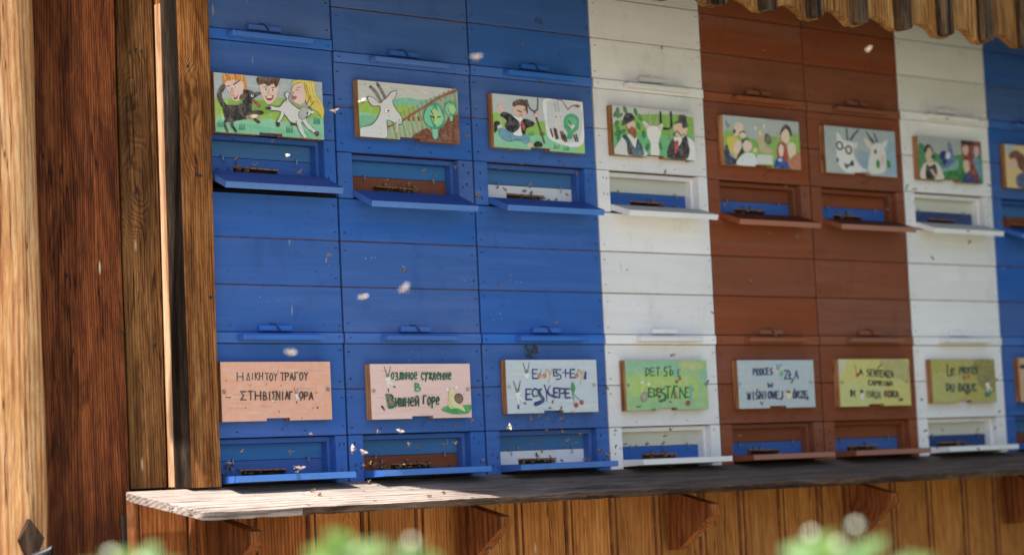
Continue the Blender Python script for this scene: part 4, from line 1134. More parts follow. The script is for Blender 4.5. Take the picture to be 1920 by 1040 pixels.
def pic_l2(P):
    P.p('e8c4ba', [(110, 100), (1640, 100), (1650, 950), (130, 960)], False)
    for i in range(18):
        x, y = random.uniform(150, 1300), random.uniform(150, 880)
        P.s(random.choice(['d9b4a6', 'e8cdbf', 'd7b0a0']), 12, [(x, y), (x+140, y+8), (x+300, y+random.uniform(-8, 14))], 6)
    c = '24583e'
    goat_letter(P, 340, 165, 1.0)
    P.t(c, 'озлиное', 445, 245, 830, 245, 105, 25); P.t(c, 'суждение', 875, 250, 1320, 255, 100, 24)
    P.t('3f9468', 'в', 785, 405, 895, 405, 115, 30)
    P.s('2f7a50', 54, [(385, 580), (420, 750)], 54); P.s('2f7a50', 40, [(370, 575), (450, 590), (450, 640), (400, 660)]); P.s('2f7a50', 48, [(400, 665), (480, 690), (470, 740), (410, 750)])
    P.s('17402c', 12, [(430, 565), (470, 620), (440, 650), (495, 680), (480, 740), (410, 765)]); cherry(P, 410, 595, 22); cherry(P, 440, 682, 28)
    P.t('1f4a34', 'ишней', 500, 605, 860, 610, 125, 25); P.t('1f4a34', 'Γоре', 905, 590, 1150, 600, 120, 25)
    P.s('1f3a2c', 30, [(305, 740), (345, 795)], 16)
    P.p('3d9a50', [(1165, 790), (1250, 745), (1420, 740), (1590, 725), (1585, 800), (1530, 850), (1350, 855), (1240, 830)])
    P.p('dbd59c', [(1280, 510), (1320, 490), (1355, 520), (1345, 620), (1390, 700), (1470, 740), (1505, 825), (1400, 770), (1300, 775), (1262, 720)])
    P.p('c9c187', [(1290, 520), (1300, 700), (1350, 760), (1280, 740)])
    P.e('6a4a3c', 1415, 632, 64, 74, -.3); P.e('8d6c58', 1412, 632, 42, 50, -.3); P.e('593d31', 1410, 634, 24, 28, -.3); P.e('a98a74', 1410, 634, 10, 12)
    P.e('eeeae4', 1248, 500, 24, 26); P.e('eeeae4', 1378, 470, 18, 22)
    screws(P, (185, 515), (1545, 500))
def pic_l3(P):
    P.p('c3ccd3', [(110, 90), (1560, 90), (1570, 950), (120, 960)], False)
    for i in range(20):
        x, y = random.uniform(150, 1250), random.uniform(140, 860)
        P.s(random.choice(['cdd4d8', 'b5c4cf', 'd2d2cc']), 26, [(x, y), (x+130, y+6), (x+260, y)], 14)
    c = '2b3872'
    goat_letter(P, 400, 155, 1.05, False); P.t(c, 'E', 545, 258, 655, 258, 130, 26)
    for x in (648, 722): cherry(P, x, 350, 34, 'c4824e', (x+20, 250))
    P.s('d59a62', 22, [(770, 260), (800, 310), (795, 330)]); P.s('d9ab78', 22, [(835, 250), (810, 340), (775, 460)], 10)
    P.t(c, 'E', 858, 262, 950, 262, 95, 22); P.t(c, 'S', 890, 255, 1010, 250, 150, 22); P.t(c, '-', 985, 250, 1050, 250, 100, 16); P.t(c, 'H', 1035, 262, 1130, 262, 115, 22); P.t(c, 'E', 1110, 258, 1210, 258, 125, 26)
    cherry(P, 1205, 350, 32, 'c4824e', (1222, 250)); P.s('c98d58', 22, [(1245, 270), (1275, 320), (1275, 330)]); P.s('d9ab78', 22, [(1305, 270), (1280, 360), (1250, 490)], 9)
    P.p(c, [(1325, 290), (1350, 290), (1345, 410), (1300, 405)], False)
    goat_letter(P, 250, 425, 1.15)
    P.t(c, 'E', 440, 550, 560, 550, 145, 30); P.t(c, 'C', 525, 545, 650, 545, 125, 28)
    P.s(c, 34, [(665, 555), (630, 580), (650, 640), (690, 690), (670, 740), (580, 775)], 62); P.s(c, 18, [(715, 490), (745, 600), (748, 740)], 12); P.s(c, 16, [(800, 500), (755, 590)]); P.s(c, 44, [(755, 590), (800, 640), (890, 670)], 30)
    P.t(c, 'E', 855, 535, 960, 535, 140, 28); P.t(c, 'P', 940, 545, 1060, 545, 150, 28); P.t(c, 'E', 1025, 545, 1130, 545, 130, 30)
    P.p('2f8a50', [(1130, 440), (1175, 520), (1160, 600), (1135, 625), (1112, 540)]); P.s('2f7a50', 9, [(1130, 600), (1145, 680), (1158, 745)]); P.s('2f7a50', 9, [(1140, 620), (1200, 680), (1255, 735)])
    cherry(P, 1185, 792, 34); cherry(P, 1270, 752, 32)
    screws(P, (185, 515), (1458, 492), '9aa08e')
def pic_l4(P):
    P.p('9cbd7e', [(110, 100), (1510, 100), (1520, 980), (120, 990)], False)
    P.p('8cba95', [(140, 130), (900, 130), (1000, 230), (500, 300), (150, 330)]); P.p('a9c56f', [(200, 420), (900, 370), (1300, 440), (1250, 760), (700, 700), (250, 700)]); P.p('b7bd82', [(1000, 170), (1300, 160), (1420, 240), (1200, 280)])
    P.p('93bd86', [(300, 830), (1200, 800), (1450, 900), (400, 940)]); P.p('88b9a2', [(1380, 300), (1470, 300), (1480, 500), (1400, 480)])
    c = '1f6b46'
    P.t(c, 'DET', 480, 252, 730, 252, 135, 26, 3); P.t(c, 'ST', 780, 235, 925, 232, 150, 28, 3); P.t(c, 'O', 872, 290, 945, 290, 80, 24, 2)
    P.p('7fb9b0', [(950, 210), (1000, 240), (975, 400), (945, 400)]); P.t(c, 'E', 1000, 285, 1060, 285, 100, 24, 2)
    cherry(P, 980, 478, 26, '8d4434'); cherry(P, 1028, 432, 26, '8d4434')
    P.s('d3cf63', 30, [(480, 520), (420, 570), (400, 700)], 26); P.e('8f8c7c', 450, 725, 66, 90, .3); P.e('a9a494', 455, 725, 36, 52, .3); P.e('e2e3da', 420, 490, 24, 24); P.e('e2e3da', 525, 520, 24, 26)
    P.t(c, 'ED', 525, 590, 690, 590, 130, 28, 3); P.t(c, 'E', 660, 590, 745, 590, 120, 26, 3); P.s(c, 26, [(780, 590), (720, 620), (745, 660), (795, 700), (780, 770), (700, 795)], 48); P.t(c, 'T', 795, 555, 910, 550, 200, 28, 3)
    P.t(c, 'Æ', 890, 550, 1040, 550, 180, 24, 3); P.s('b0643e', 26, [(950, 650), (985, 740)]); P.t(c, 'N', 1030, 570, 1150, 570, 180, 26, 3); P.t(c, 'E', 1120, 575, 1200, 575, 160, 26, 3)
    P.s('68b0a8', 30, [(1205, 530), (1210, 640), (1200, 780)], 34); P.p('68b0a8', [(1215, 560), (1275, 600), (1225, 650)]); cherry(P, 1158, 830, 40, '8a3c34')
    screws(P, (190, 535), (1445, 520), '3f6a48')
def pic_l5(P):
    P.p('b3bec4', [(100, 90), (1420, 90), (1430, 940), (130, 950)], False)
    for i in range(14):
        x, y = random.uniform(180, 1100), random.uniform(160, 820)
        P.s(random.choice(['bcc2c0', 'a5bccb', 'c3c0b2']), 40, [(x, y), (x+120, y+6), (x+230, y)], 24)
    c = '232a60'
    P.t(c, 'PROCES', 405, 265, 730, 262, 105, 26); P.s('6a6660', 14, [(790, 210), (800, 290)]); P.s('6a6660', 14, [(850, 200), (810, 280)]); P.e('6fae7c', 862, 345, 34, 52); P.t(c, 'ZŁA', 910, 305, 1160, 300, 130, 24)
    P.t(c, 'W', 635, 505, 745, 505, 70, 26); P.t(c, 'WIŚNIOWEJ', 305, 645, 900, 640, 115, 26); P.p('e0cfa8', [(935, 650), (1040, 660), (1000, 760), (940, 740)]); P.p('4a4a30', [(935, 630), (1000, 640), (1000, 665), (945, 660)])
    P.t(c, 'ÓRZE', 1040, 640, 1290, 635, 100, 26); P.s('3f3c34', 26, [(1275, 720), (1285, 780)], 14)
    screws(P, (185, 515), (1335, 495), '98a094')
def pic_l6(P):
    P.p('c9c070', [(60, 80), (1350, 80), (1360, 950), (80, 960)], False)
    P.p('c5c27e', [(120, 560), (600, 520), (900, 640), (700, 880), (150, 900)]); P.p('c9c3a0', [(95, 120), (230, 120), (200, 300), (110, 420)]); P.p('b3a96c', [(800, 150), (1280, 150), (1290, 500), (1000, 400)])
    c = '37341f'
    P.s('c9784a', 22, [(385, 210), (405, 340)]); cherry(P, 428, 385, 32, 'a34a2c'); P.t(c, 'A', 455, 290, 540, 290, 90, 26)
    P.t(c, 'SENTENZA', 590, 290, 1050, 320, 110, 25); P.s(c, 20, [(770, 270), (840, 215)])
    P.t(c, 'CAPRINA', 605, 480, 1030, 495, 80, 24); P.t(c, 'DI', 305, 650, 400, 650, 105, 26); P.e('1f1d16', 490, 670, 28, 34); P.p('d9d5c8', [(465, 710), (520, 700), (520, 800), (480, 800)])
    P.t('5a5c2c', 'ISNJA', 560, 660, 820, 670, 100, 24); P.t(c, 'GORA', 870, 660, 1130, 660, 100, 26); P.e('a2502e', 905, 720, 34, 36); P.e('14120e', 1155, 805, 30, 24)
    screws(P, (160, 510), (1262, 500), '8d8a5c')
def pic_l7(P):
    P.p('ada455', [(120, 90), (1290, 90), (1310, 940), (150, 930)], False)
    P.p('b5ae66', [(160, 420), (600, 400), (700, 800), (200, 860)]); P.p('8f8444', [(900, 150), (1250, 150), (1270, 700), (1000, 600)])
    c = '26403a'
    P.t('4c2a24', 'L', 430, 225, 520, 225, 180, 30); P.t('33302c', 'E', 495, 300, 590, 300, 100, 30); P.t(c, 'PROCÈS', 640, 265, 980, 265, 110, 28); P.e('a2502e', 720, 450, 30, 36); P.e('b0603a', 800, 430, 30, 36)
    P.t(c, 'DU', 410, 555, 560, 560, 135, 34); P.t(c, 'BOUC', 620, 560, 960, 560, 130, 34); P.e('5f4a20', 770, 720, 34, 36)
    goat_letter(P, 1075, 380, 1.05); P.e('3f7a60', 1130, 750, 60, 46)
def pic_l8(P):
    P.p('c9a07c', [(0, 0), (1000, 0), (1000, 1000), (0, 1000)], False)
    P.e('17151a', 60, 200, 60, 50); P.p('a5603c', [(120, 300), (300, 330), (280, 420), (120, 420)]); P.t('3a2f3a', 'PROCES', 200, 250, 850, 250, 160, 40)

QZ = {
 'u1': ([(35, 40), (1545, 185), (1580, 985), (55, 870)], pic_u1), 'u2': ([(115, 68), (1507, 212), (1525, 970), (130, 860)], pic_u2),
 'u3': ([(165, 75), (1485, 205), (1505, 955), (200, 850)], pic_u3), 'u4': ([(135, 100), (1405, 220), (1440, 960), (170, 885)], pic_u4),
 'u5': ([(110, 85), (1365, 215), (1390, 995), (160, 890)], pic_u5), 'u6': ([(130, 90), (1335, 205), (1360, 975), (160, 890)], pic_u6),
 'u7': ([(140, 95), (1195, 185), (1225, 885), (150, 810)], pic_u7), 'u8': ([(0, 0), (1000, 0), (1000, 1000), (0, 1000)], pic_u8),
 'l1': ([(62, 100), (1645, 95), (1672, 930), (80, 970)], pic_l1), 'l2': ([(130, 125), (1580, 130), (1612, 905), (165, 930)], pic_l2),
 'l3': ([(135, 110), (1500, 115), (1530, 895), (160, 920)], pic_l3), 'l4': ([(135, 130), (1465, 130), (1495, 920), (170, 955)], pic_l4),
 'l5': ([(135, 125), (1385, 130), (1410, 895), (175, 915)], pic_l5), 'l6': ([(95, 115), (1305, 115), (1330, 900), (135, 925)], pic_l6),
 'l7': ([(140, 125), (1265, 115), (1300, 880), (170, 895)], pic_l7), 'l8': ([(0, 0), (1000, 0), (1000, 1000), (0, 1000)], pic_l8)}
PL = {  # world x0, x1, z_top, z_bottom of each panel face
 'u1': (.0560, .3640, .6135, .4770), 'u2': (.4697, .7818, .6277, .4912), 'u3': (.8946, 1.2062, .6260, .4906), 'u4': (1.3102, 1.6152, .6252, .4943),
 'u5': (1.7292, 2.0412, .6270, .4905), 'u6': (2.1480, 2.4623, .6249, .4899), 'u7': (2.5660, 2.8707, .6196, .4912), 'u8': (2.9870, 3.2950, .6198, .4851),
 'l1': (.0460, .3552, -.0435, -.1781), 'l2': (.4714, .7825, -.0495, -.1808), 'l3': (.8985, 1.2100, -.0407, -.1742), 'l4': (1.3115, 1.6164, -.0428, -.1736),
 'l5': (1.7352, 2.0466, -.0432, -.1748), 'l6': (2.1521, 2.4659, -.0411, -.1758), 'l7': (2.5662, 2.8703, -.0418, -.1708), 'l8': (2.9920, 3.3000, -.0388, -.1731)}
PLAB = {
 'u1': 'wooden panel painted with a dark dog, a leaping goat and three smiling heads', 'u2': 'wooden panel painted with a big white goat head, fence and two green cabbages',
 'u3': 'wooden panel painted with a running man in a black jacket holding a pitchfork', 'u4': 'wooden panel painted with two men in hats either side of a white goat',
 'u5': 'wooden panel painted with a crowd of people round a tall snail', 'u6': 'wooden panel painted with two white goats, one wearing spectacles',
 'u7': 'wooden panel painted with a woman in black, a blue snail and red figures', 'u8': 'yellowish painted panel cut off by the right picture edge, upper row',
 'l1': 'salmon pink panel lettered in Greek, beside the knotty post', 'l2': 'pale pink panel lettered in green Cyrillic with a snail on a leaf',
 'l3': 'pale blue panel lettered in dark blue with goats and red cherries', 'l4': 'green panel lettered in dark green on the first white hive',
 'l5': 'pale grey-blue panel lettered in dark blue on a brown hive', 'l6': 'pale yellow panel lettered in black on a brown hive',
 'l7': 'olive yellow panel lettered in dark green on the far white hive', 'l8': 'peach panel cut off by the right picture edge, lower row'}
FACE_Y = -.0215
for key in QZ:
    quad, fn = QZ[key]
    xa, xb, zt, zb = PL[key]
    w, h = xb-xa, zt-zb
    root = empty('painted_panel', (xa, 0, zt), PLAB[key], 'painted panel', 'painted panels screwed to the hives')
    bm = bmesh.new()
    nt = .0062
    tilt = random.uniform(-.001, .001)
    out = [(0, 0), (w, 0), (w, -h), (w*.605, -h), (w*.605, -h+nt), (w*.395, -h+nt), (w*.395, -h), (0, -h)]
    add_prism(bm, out, 'y', FACE_Y+.0001, -.0022)
    mesh_obj('panel_board', bm, EDGE, root)
    random.seed(hash(key) % 1 + len(PLAB[key]))
    P = Picture(quad, w, h)
    fn(P)
    P.build(root, (0, FACE_Y, 0))
random.seed(77)

BEES = [('f', 0.352, -0.061, 0.549), ('f', 0.257, -0.043, 0.503), ('f', 0.952, -0.081, 0.74), ('f', 1.044, -0.05, 0.664), ('f', 1.117, -0.039, 0.458), ('f', 1.115, -0.082, 0.428), ('f', 0.727, -0.149, 0.346), ('f', 0.901, -0.134, 0.38), ('f', 0.827, -0.129, 0.369), ('f', 1.05, -0.059, -0.193), ('f', 0.956, -0.1, -0.219), ('f', 1.036, -0.066, -0.226), ('f', 0.971, -0.052, -0.244), ('f', 0.956, -0.044, -0.254), ('f', 0.895, -0.058, -0.258), ('f', 0.976, -0.151, -0.248), ('f', 1.015, -0.138, -0.254), ('f', 0.904, -0.135, -0.271), ('f', 0.932, -0.134, -0.284), ('f', 0.917, -0.055, -0.294), ('f', 1.106, -0.07, -0.297), ('f', 1.117, -0.112, -0.276), ('f', 1.166, -0.125, -0.225), ('f', 1.149, -0.141, -0.265), ('f', 0.939, -0.144, -0.152), ('f', 1.024, -0.041, -0.162), ('f', 1.036, -0.109, -0.178), ('f', 1.393, -0.117, -0.035), ('f', 1.538, -0.096, -0.106), ('f', 1.322, -0.053, -0.164), ('f', 1.416, -0.092, -0.174), ('f', 1.627, -0.042, 0.084), ('f', 1.21, -0.151, -0.265), ('f', 1.257, -0.143, -0.262), ('f', 1.358, -0.101, -0.26), ('f', 2.443, -0.069, 0.45), ('f', 2.383, -0.148, 0.437), ('f', 2.675, -0.104, 0.331), ('f', 2.625, -0.145, 0.294), ('f', 2.455, -0.14, 0.242), ('f', 2.422, -0.096, -0.162), ('f', 1.941, -0.084, -0.153), ('f', 2.31, -0.108, -0.162), ('f', 2.916, -0.086, -0.07), ('f', 2.535, -0.051, -0.3), ('f', 2.62, -0.07, -0.295), ('f', 2.617, -0.136, -0.31), ('f', 2.75, -0.036, -0.252), ('f', 2.833, -0.036, -0.251), ('f', 0.584, -0.111, 0.403), ('f', 0.513, -0.066, 0.384), ('f', 0.765, -0.1, 0.354), ('f', 0.163, -0.091, 0.451), ('f', 0.071, -0.075, 0.409), ('f', 0.149, -0.16, 0.411), ('f', 0.137, -0.055, 0.401), ('f', 0.241, -0.084, 0.388), ('f', 0.073, -0.056, -0.246), ('f', 0.164, -0.112, -0.251), ('f', 0.032, -0.066, -0.271), ('f', 0.206, -0.076, -0.287), ('f', 0.637, -0.127, -0.203), ('f', 0.03, -0.072, -0.124), ('f', 2.173, -0.103, 0.679), ('f', 0.268, -0.148, 0.188), ('f', 0.787, -0.043, 0.215), ('f', 0.788, -0.038, 0.512), ('f', 1.207, -0.06, -0.114), ('s', -0.065, -0.62, 0.43), ('s', 0.007, -0.62, 0.454), ('s', -0.054, -0.62, -0.259), ('s', -0.023, -0.62, -0.266), ('s', 0.073, -0.62, -0.227), ('s', 0.376, -0.62, -0.224), ('s', -0.184, -0.62, -0.294), ('s', -0.242, -0.62, -0.16), ('h', 0.243, -0.084, -0.344), ('h', 0.237, -0.118, -0.353), ('h', 0.508, -0.179, -0.368), ('h', 0.443, -0.037, -0.331), ('h', 0.573, -0.153, -0.362), ('h', 0.681, -0.001, -0.322), ('h', 1.46, -0.024, -0.328), ('h', 1.534, 0.006, -0.32), ('h', 0.295, 0.013, -0.319)]

# ------------------------------------------------------------------ bees
AB_D = plain('bee_dark_band', (.022, .014, .009), .45)
AB_L = plain('bee_amber_band', (.42, .20, .055), .5)
FUR = plain('bee_thorax_fur', (.30, .18, .07), .9)
def wing_mat():
    s = NT('bee_wing_sunlit')
    s.b.inputs['Base Color'].default_value = (.66, .58, .46, 1)
    s.b.inputs['Roughness'].default_value = .25
    s.b.inputs['Alpha'].default_value = .85
    s.b.inputs['Specular IOR Level'].default_value = .8
    return s.m
WING = wing_mat()  # wings of sunlit bees: brightness put into the colour
WINGSHADE = wing_mat()  # darker wing copy for bees in the shade
WINGSHADE.name = 'bee_wing_shaded'
_p = WINGSHADE.node_tree.nodes['Principled BSDF']
_p.inputs['Base Color'].default_value = (.30, .25, .18, 1)
_p.inputs['Alpha'].default_value = .5
def bee_mesh(spread, wing):
    """one honey bee along +x: striped abdomen, furry thorax, head, four wings, six legs (metres)"""
    bm = bmesh.new()
    def blob(cx, rx, ry, rz, cz=0, nu=12, nv=8, mats=(0,), taper=0):
        rings = []
        for i in range(nu+1):
            t = math.pi*i/nu
            xx = -math.cos(t)
            rr = math.sin(t)*(1-taper*(.5-.5*xx))
            rings.append([bm.verts.new((cx+rx*xx, ry*rr*math.cos(k*2*math.pi/nv)+1e-7*k, cz+rz*rr*math.sin(k*2*math.pi/nv) - (.0012*(cx-.001-xx*rx) if False else 0))) for k in range(nv)])
        for i in range(nu):
            for k in range(nv):
                fc = bm.faces.new((rings[i][k], rings[i][(k+1) % nv], rings[i+1][(k+1) % nv], rings[i+1][k]))
                fc.material_index = mats[(i) % len(mats)]; fc.smooth = True
    blob(-.0042, .0046, .0023, .0022, -.0006, 12, 10, (0, 0, 1, 0, 1), .35)
    blob(.0012, .0021, .0020, .0020, .0002, 8, 10, (2,))
    blob(.0041, .0012, .0016, .0015, -.0004, 6, 8, (0,))
    for s_ in (-1, 1):
        for (L, wd, a, xo, rise) in ((.0092, .0031, spread, .0014, .0022), (.0066, .0024, spread+.5, .0002, .0018)):
            ca, sa = math.cos(a), math.sin(a)
            pts = [(0, 0), (.35, .45), (.75, .62), (1, .2), (.95, -.25), (.5, -.38)]
            vv = []
            for (p, q) in pts:
                lx, lw = p*L, q*wd
                X = xo - lx*sa - lw*ca*.6
                Y = s_*(.0010 + lx*ca - lw*sa*.6)
                vv.append(bm.verts.new((X, Y, .0016+rise*p)))
            bm.faces.new(vv).material_index = 3
        for k, xx in enumerate((.0022, .0010, -.0002)):
            add_tube(bm, [(xx, s_*.0014, -.0010), (xx+.0012*(1-k), s_*.0036, -.0014), (xx+.0016*(1-k), s_*.0044, -.0040)], [.0003, .00026, .00018], 4, 0)
        add_tube(bm, [(.0050, s_*.0005, .0004), (.0064, s_*.0012, .0010)], .00016, 4, 0)
    me = bpy.data.meshes.new('honey_bee')
    bmesh.ops.recalc_face_normals(bm, faces=bm.faces)
    bm.to_mesh(me); bm.free()
    for m in (AB_D, AB_L, FUR, wing): me.materials.append(m)
    return me
FLY, FLYD, FOLD = bee_mesh(.25, WING), bee_mesh(.25, WINGSHADE), bee_mesh(1.15, WINGSHADE)
used = [0]
def bee(loc, rot, label, group, mesh=FLY, k=1.0):
    o = bpy.data.objects.new('honey_bee', mesh)
    o.location = loc; o.rotation_euler = rot; o.scale = (k, k, k)
    link(o)
    tag(o, label, 'bee', group)
    return o
NEARB = [(-0.6317, -1.7163, 0.3169), (-0.7709, -1.6868, -0.0413), (-0.5691, -1.3312, -0.0213), (-0.8361, -1.4848, -0.1244), (0.1298, -1.8636, 0.3679)]
HNAME = ['the blue hive beside the post', 'the second blue hive', 'the third blue hive', 'the first white hive', 'the left brown hive',
         'the right brown hive', 'the far white hive', 'the hive at the right edge']
def where(x, z):
    ci = max([i for i in range(8) if x >= X0[i]-.02] or [0])
    if z > .30:
        part = 'upper entrance' if z < .46 else ('upper painted panel' if z < .64 else 'upper boards')
    else:
        part = 'plain middle boards' if z > .03 else ('lower panel' if z > -.19 else 'lower entrance')
    fx = (x-X0[ci])/.42
    return '%s, %s side, %s' % (part, 'left' if fx < .36 else ('right' if fx > .66 else 'middle'), HNAME[ci])
def rr(a): return random.uniform(-a, a)
for (kind, x, y, z) in BEES:
    if kind == 'f':
        bee((x, y, z), (rr(1.0), rr(1.0), random.uniform(0, 6.28)), 'dark bee flying by the '+where(x, z), 'bees flying before the hives', FLYD if random.random() < .6 else FOLD, random.uniform(.85, 1.1))
    elif kind == 'h':
        bee((x, y, z+.0045), (rr(.3), .26+rr(.2), random.uniform(0, 6.28)), 'honey bee walking on the %s part of the grey shelf' % ('sunlit left' if x < .55 else 'shaded'), 'bees on the shelf', FOLD)
SUN = [('bright sunlit honey bee hovering right of the dog and goat panel', 0), ('bright sunlit honey bee over the left edge of the goat head panel', 1),
       ('sunlit honey bee over the seam between the first and second lower entrances', 2), ('sunlit honey bee by the second lower entrance, right one of the pair', 3),
       ('sunlit honey bee just below the Cyrillic panel', 4), ('sunlit honey bee below the left corner of the pale blue cherry panel', 5),
       ('sunlit honey bee low before the first lower entrance', 6), ('small sunlit honey bee over the Greek lettering', 7)]
random.seed(909)
for (xa_, xb_, za_, zb_, n_) in ((.86, 1.18, -.30, -.16, 13), (1.20, 1.66, -.29, -.10, 12), (.42, .80, -.30, -.19, 9), (.05, .40, -.30, -.20, 4), (1.7, 2.9, -.30, -.10, 9), (.43, 1.1, .35, .47, 8), (1.3, 2.9, .30, .47, 12), (.1, 2.8, .0, .30, 8), (.1, 2.8, .5, .8, 8)):
    for k in range(n_):
        x, y, z = random.uniform(xa_, xb_), -random.uniform(.03, .22), random.uniform(za_, zb_)
        bee((x, y, z), (rr(1.0), rr(1.0), random.uniform(0, 6.28)), 'dark bee flying by the '+where(x, z), 'bees flying before the hives', FLYD if random.random() < .5 else FOLD, random.uniform(.75, 1.05))
sb = [b for b in BEES if b[0] == 's']
for (lab, i) in SUN:
    _, x, y, z = sb[i]
    o = bee((x, y, z), (0, 0, 0), lab, 'sunlit bees in mid-air', FLY, .98 if i < 7 else .55)
    q = Matrix.Rotation(math.radians(40+rr(15)), 3, Vector((.745, -.667, 0))) @ Matrix.Rotation(random.uniform(0, 6.28), 3, 'Z')
    o.rotation_euler = q.to_euler()
for (x, y, z, lab, k) in (NEARB[0]+('blurred bright bee high before the boards between the second and third hives', .9),
                       NEARB[1]+('upper right of two blurred bright bees before the middle boards of the second column', .95),
                       NEARB[2]+('lower left of two blurred bright bees before the middle boards of the second column', .9), NEARB[3]+('blurred bright bee just above the Greek panel', .95),
                       NEARB[4]+('blurred orange bee high before the second brown column', .8)):
    o = bee((x, y, z), (0, 0, 0), lab, 'blurred bees close to the camera', FLY, k)
    q = Matrix.Rotation(math.radians(55), 3, Vector((.745, -.667, 0))) @ Matrix.Rotation(random.uniform(0, 6.28), 3, 'Z')
    o.rotation_euler = q.to_euler()
# crowds at the entrances
def crowd(ci, row, n, xa, xb):
    zb = (.6686+ZU[ci]) if row == 'upper' else 0
    for k in range(n):
        x = X0[ci]+random.uniform(xa, xb)
        on_flap = random.random() < .45
        if on_flap:
            loc = (x, .0385, zb+random.uniform(-.292, -.276)); rot = (1.57+rr(.3), rr(3.1), rr(.3))
        else:
            yy = random.uniform(.004, .036)
            loc = (x, yy, zb-.2960+(-.002 if row == 'upper' else .002)); rot = (rr(.3), rr(.3), random.uniform(0, 6.28))
        bee(loc, rot, 'bee %s at %s %s entrance, %s' % ('climbing the flap' if on_flap else 'on the board', 'left of' if x-X0[ci] < (xa+xb)/2 else 'right of', row, HNAME[ci]), 'bees crowding the entrance slots', FOLD, random.uniform(.9, 1.08))
for args in ((0, 'upper', 13, .02, .17), (1, 'upper', 15, .15, .30), (2, 'upper', 9, .15, .29), (3, 'upper', 6, .20, .30), (4, 'upper', 8, .12, .24), (5, 'upper', 8, .13, .26), (6, 'upper', 3, .15, .30),
             (0, 'lower', 9, .06, .22), (1, 'lower', 19, .08, .33), (2, 'lower', 9, .14, .28), (3, 'lower', 9, .17, .29), (4, 'lower', 6, .13, .25), (5, 'lower', 6, .13, .25), (6, 'lower', 4, .15, .3)):
    crowd(*args)

# ------------------------------------------------------------------ leafy plants close to the camera
def leaf_mat(name, a, b):
    s = NT(name)
    v, rnd = s.coords((1, 1, 1))
    nz = s.noise(v, 40, 3, .6)
    col = s.mix(nz, C4(a), C4(b))
    s.l(col, s.b.inputs['Base Color'])
    s.b.inputs['Roughness'].default_value = .35
    tr = s.n('BsdfTranslucent'); s.l(s.mix(.5, col, (.35, .55, .08, 1)), tr.inputs[0])
    mx = s.n('MixShader'); mx.inputs[0].default_value = .35
    out = s.t.nodes['Material Output']
    s.l(s.b.outputs[0], mx.inputs[1]); s.l(tr.outputs[0], mx.inputs[2]); s.l(mx.outputs[0], out.inputs[0])
    return s.m
LEAF = leaf_mat('leaf_green', (.10, .19, .065), (.19, .31, .13))
STEM = plain('stem_green', (.09, .16, .04), .6)
GLINT = plain('pale_glint', (.74, .78, .60), .4)  # pale beads stand in for bright glints on the leaves
def leaf_mesh(L, W_):
    bm = bmesh.new()
    rows = []
    n = 8
    for i in range(n+1):
        t = i/n
        w = W_*math.sin(math.pi*min(1, t*.96+.02))**.8*(1-.25*t)
        zc = -.25*L*t*t
        rows.append([bm.verts.new((L*t, -w, zc+.25*w)), bm.verts.new((L*t, 0, zc)), bm.verts.new((L*t, w, zc+.25*w))])
    for i in range(n):
        for k in range(2):
            fc = bm.faces.new((rows[i][k], rows[i][k+1], rows[i+1][k+1], rows[i+1][k])); fc.smooth = True
    me = bpy.data.meshes.new('leaf'); bm.to_mesh(me); bm.free(); me.materials.append(LEAF)
    return me
LM = leaf_mesh(.045, .016)
bmb = bmesh.new(); bmesh.ops.create_icosphere(bmb, subdivisions=2, radius=.0038)
BM = bpy.data.meshes.new('glint_bead'); bmb.to_mesh(BM); bmb.free(); BM.materials.append(GLINT)
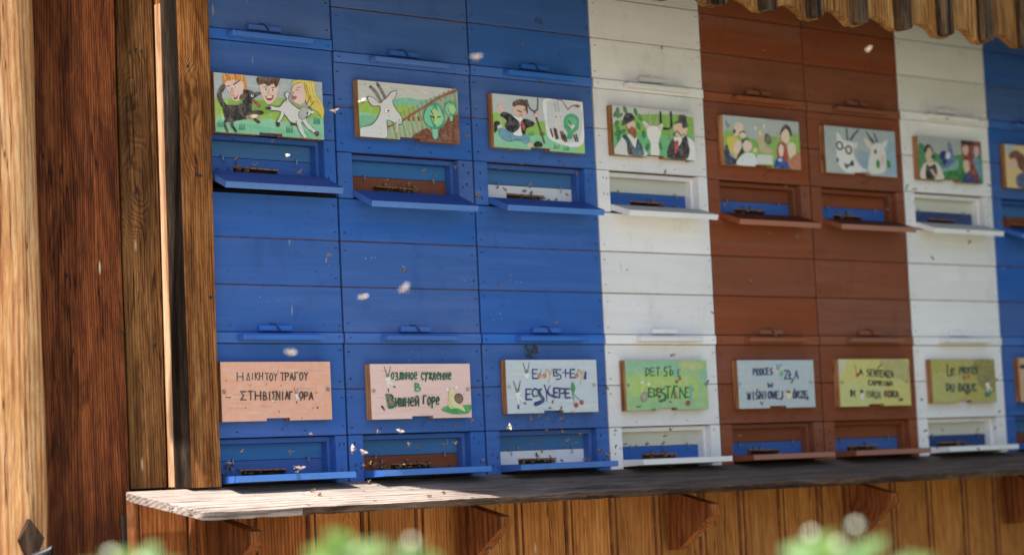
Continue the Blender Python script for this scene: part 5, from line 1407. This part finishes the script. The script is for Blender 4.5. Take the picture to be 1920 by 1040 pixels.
def plant(x, y, ztop, label, spread, n, glints, seed):
    random.seed(seed)
    root = empty('leafy_plant', (x, y, -1.6), label, 'plant', 'leafy plants close to the camera')
    H = ztop+1.6
    tops = []
    side = Vector((.745, -.667, 0)); depth = Vector((.667, .745, 0))
    for k in range(6):
        a = side*random.uniform(-spread, spread)+depth*random.uniform(-.05, .05)
        hh = H - random.uniform(0, .016) - abs(a.dot(side))*.15
        bm = bmesh.new()
        pts = [(a*.15*(1-t)+a*t*t+Vector((0, 0, hh*t))) for t in (0, .25, .5, .75, 1)]
        add_tube(bm, pts, [.004, .0035, .003, .0025, .0015], 6)
        mesh_obj('stem', bm, STEM, root)
        tops.append((a, hh))
    for k in range(n):
        a, hh = random.choice(tops)
        q = random.random()**2.2 if k > 9 else random.random()*.06
        o = bpy.data.objects.new('leaf', LM)
        o.location = a*(1-q*.7)+Vector((rr(.006), rr(.006), hh - q*.42-.012))
        o.rotation_euler = (rr(.6), random.uniform(-1.0, .1), random.uniform(0, 6.28))
        sc_ = random.uniform(.55, 1.05)
        o.scale = (sc_, sc_, sc_)
        link(o, root)
    for (du, dz) in glints:
        o = bpy.data.objects.new('glint_bead', BM)
        o.location = side*du+Vector((0, 0, H+dz))
        link(o, root)
plant(-1.925, -2.715, -.380, 'low blurred green plant before the foot of the red-brown corner board', .045, 52, [(-.012, .001), (.014, -.006)], 5)
plant(-1.770, -2.855, -.370, 'pale green blurred plant below the second blue hive column', .048, 70, [(.035, -.010), (-.012, -.016)], 8)
plant(-1.460, -3.125, -.388, 'blurred green plant with white bokeh spots at lower right', .058, 66, [(-.036, -.0015), (-.014, -.011), (.002, .004)], 12)

# ------------------------------------------------------------------ added hedge out of view, darkens the right end of the hives
def hedge():  # added unseen hedge, shades the right end
    random.seed(31)
    root = empty('shade_hedge', (3.95, -3.4, -1.6), 'unseen green hedge added beyond the right edge to shade the bee house', 'hedge')
    bm = bmesh.new()
    for k in range(9000):
        y = random.uniform(-2.6, 2.6); z = random.uniform(.02, 2.7); x = random.uniform(-.28, .28)
        c = Vector((x+.05*math.sin(y*5), y, z+.06*math.sin(y*3)))
        a = Vector((rr(1), rr(1), rr(1))).normalized(); b = a.orthogonal().normalized()
        L = random.uniform(.05, .09)
        bm.faces.new([bm.verts.new(c+a*L), bm.verts.new(c+b*L*.5), bm.verts.new(c-a*L), bm.verts.new(c-b*L*.5)])
    me = bpy.data.meshes.new('foliage'); bm.to_mesh(me); bm.free(); me.materials.append(leaf_mat('hedge_green', (.03, .07, .015), (.06, .11, .025)))
    o = link(bpy.data.objects.new('foliage', me), root); o['kind'] = 'stuff'
    bm = bmesh.new()
    for k in range(7):
        add_tube(bm, [(0, -2.4+.8*k, 0), (.04, -2.4+.8*k, 1.2), (0, -2.38+.8*k, 2.4)], [.04, .03, .015], 7)
    o = mesh_obj('stems', bm, OLD, root); o['kind'] = 'stuff'
hedge()
